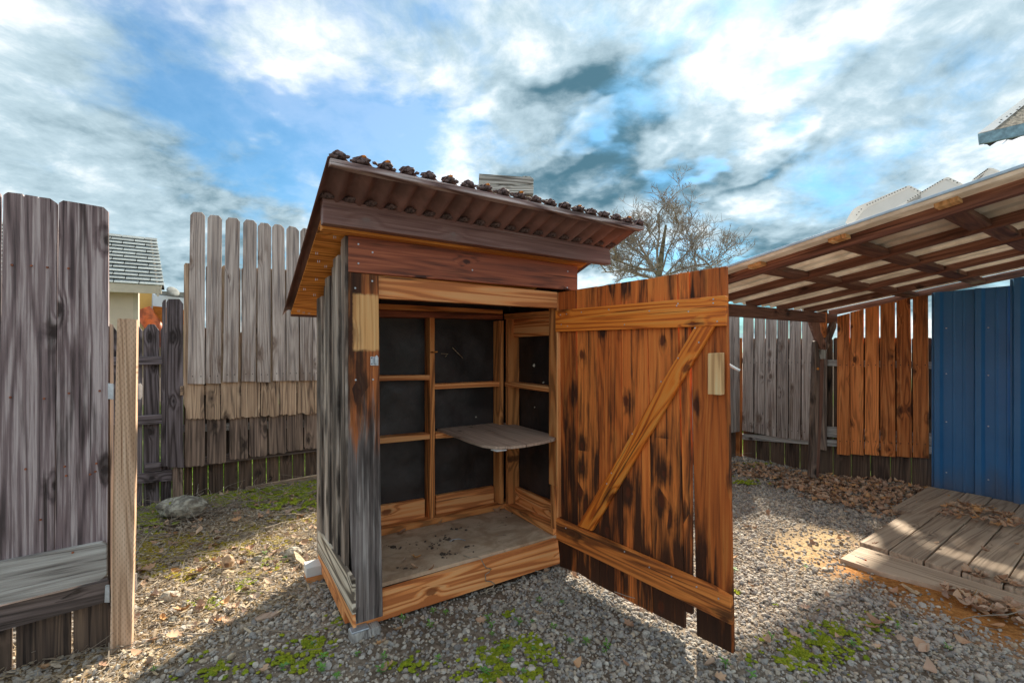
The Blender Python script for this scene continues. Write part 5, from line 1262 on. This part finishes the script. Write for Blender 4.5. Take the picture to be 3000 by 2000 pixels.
P = patch_pts([(ZD, 1200, 790, 260, 40, 800), (ZD, 900, 820, 120, 40, 360), (ZD, 1350, 900, 200, 60, 300), (ZD, 1000, 760, 160, 40, 300), (ZD, 1500, 700, 160, 30, 160), (ZD, 1700, 640, 150, 25, 200), (ZD, 850, 900, 80, 40, 120), (ZD, 1060, 970, 120, 30, 90), (ZD, 1560, 760, 120, 25, 90), (ZD, 1100, 850, 100, 30, 120)])
sc = rng.uniform(.006, .017, len(P)); rot = np.stack([rng.normal(0, .2, len(P)), rng.normal(0, .2, len(P)), rng.uniform(0, 6.3, len(P))], -1)
scatter('yellow_moss', np.column_stack([P, gz(P[:, 0], P[:, 1]) + .008]), rot, sc, ymoss, 'yellow moss in the sunlit straw')
# moss cap on the rock
rp = WM[rk].translation; ang = rng.uniform(0, 6.3, 160); rr = rng.random(160) ** .5
P = np.stack([rp.x - .01 + np.cos(ang) * rr * .10, rp.y + np.sin(ang) * rr * .08, np.full(160, 0.)], -1); P[:, 2] = rp.z + .058 - .012 * rr
o = scatter('rock_moss', P, np.zeros((160, 3)), rng.uniform(.006, .013, 160), moss, 'moss on the rock')
# grass beyond the fences
blades = []
for i in range(4):
    bm = bmesh.new(); r = random.Random(i + 77)
    for q in range(9):
        p = Vector((r.uniform(-.4, .4), r.uniform(-.4, .4), 0)); w_ = Vector((.05, .02, 0)); tip = p + Vector((r.uniform(-.4, .4), r.uniform(-.4, .4), r.uniform(.7, 1.2)))
        bm.faces.new([bm.verts.new(p - w_), bm.verts.new(p + w_), bm.verts.new(tip)])
    blades.append(bmesh_to('grass_piece', bm, M['lime']))
x = rng.uniform(-8, 5, 12000); y = rng.uniform(3, 11, 12000); k = ~inside(x, y) & (((x + 2.79) * d2.x + (y - 3.8) * d2.y > .12) | ((x - RO.x) * d1.x + (y - RO.y) * d1.y > .12)); x, y = x[k], y[k]
scatter('grass', np.stack([x, y, gz(x, y)], -1), np.stack([0 * x, 0 * x, rng.uniform(0, 6, len(x))], -1), rng.uniform(.06, .16, len(x)), blades, 'bright green grass beyond the fences')
# crumbs of soil on the shed floor
cl_ = []
for cx_, cy_, n_ in ((965, 560, 22), (890, 600, 12), (985, 665, 22), (745, 600, 8), (610, 615, 8), (1060, 480, 8), (1430, 380, 8), (660, 760, 5), (1150, 610, 8)):
    for _ in range(n_):
        g = ghit(*Z5(cx_ + random.gauss(0, 32), cy_ + random.gauss(0, 13)), FZ); cl_.append((g.x, g.y, FZ + .003))
M['crumb'] = ramp_mat('soil crumb', [(.06, .042, .03), (.12, .085, .06), (.085, .06, .045)], .9)
crumbs = []
for i in range(4): crumbs.append(bmesh_to('crumb_piece', lump_mesh(i + 320, 1, .45, 1, .7, .5), M['crumb']))
n_ = len(cl_)
scatter('floor_debris', cl_, np.stack([np.zeros(n_), np.zeros(n_), rng.uniform(0, 6, n_)], -1), np.exp(rng.normal(math.log(.0055), .5, n_)), crumbs, 'dark soil crumbs on the shed floor')
# seedlings
def seedling_mesh(i):
    bm = bmesh.new(); r = random.Random(i + 5)
    tube_into(bm, [(0, 0, -.1), (r.uniform(-.08, .08), 0, .55)], [.035, .03], 4, False)
    for q in range(6 + i):
        a = q * 2.4 + r.uniform(-.3, .3); h_ = .55 - .35 * (q > 3) * r.random(); L = r.uniform(.38, .6); dv = Vector((math.cos(a), math.sin(a), r.uniform(.0, .5))); sd_ = Vector((-math.sin(a), math.cos(a), 0)) * .11; p = Vector((0, 0, h_))
        bm.faces.new([bm.verts.new(p), bm.verts.new(p + dv * L * .5 + sd_), bm.verts.new(p + dv * L), bm.verts.new(p + dv * L * .5 - sd_)])
    return bmesh_to('seedling', bm, M['weed'])
SEED = [seedling_mesh(i) for i in range(4)]
sp = [(Z5, *p) for p in ((890, 1090), (675, 1155), (868, 1185), (1277, 1135), (1303, 1180), (1305, 1235), (1590, 1150), (1640, 1000), (1800, 1015), (1740, 1195), (1470, 1135), (1500, 1160), (1405, 1345), (1440, 1440), (355, 1390), (100, 1500), (115, 1415), (540, 1430), (520, 1520), (925, 1430), (1860, 1290), (1970, 1300), (2120, 1320), (2100, 1360), (1530, 1510), (1240, 1500), (1600, 1350), (210, 1560), (40, 1310), (980, 1095), (1270, 1530))] + \
     [(Z8, *p) for p in ((520, 1350), (790, 1280), (910, 1325), (1140, 1415), (700, 1400), (120, 1500), (160, 1065), (490, 1040), (240, 1545), (330, 1370))] + \
     [(ZD, *p) for p in ((950, 655), (930, 520), (1190, 525), (1290, 465), (1330, 455), (1390, 450), (1630, 455), (1520, 845), (1640, 870), (880, 1520), (1630, 1500), (1760, 420), (1185, 435), (1850, 1520))]
for zf, x_, y_ in sp:
    g = ghit(*zf(x_, y_)); o = bpy.data.objects.new('seedling', random.choice(SEED)); COL.objects.link(o)
    s = random.uniform(.028, .05); o.location = (g.x, g.y, gzs(g.x, g.y)); o.scale = (s, s, s); o.rotation_euler = (0, 0, random.uniform(0, 6))
    setp(o, 'small bright green seedling sprouting from the yard ground', 'seedling', 'seedlings in the gravel and moss')
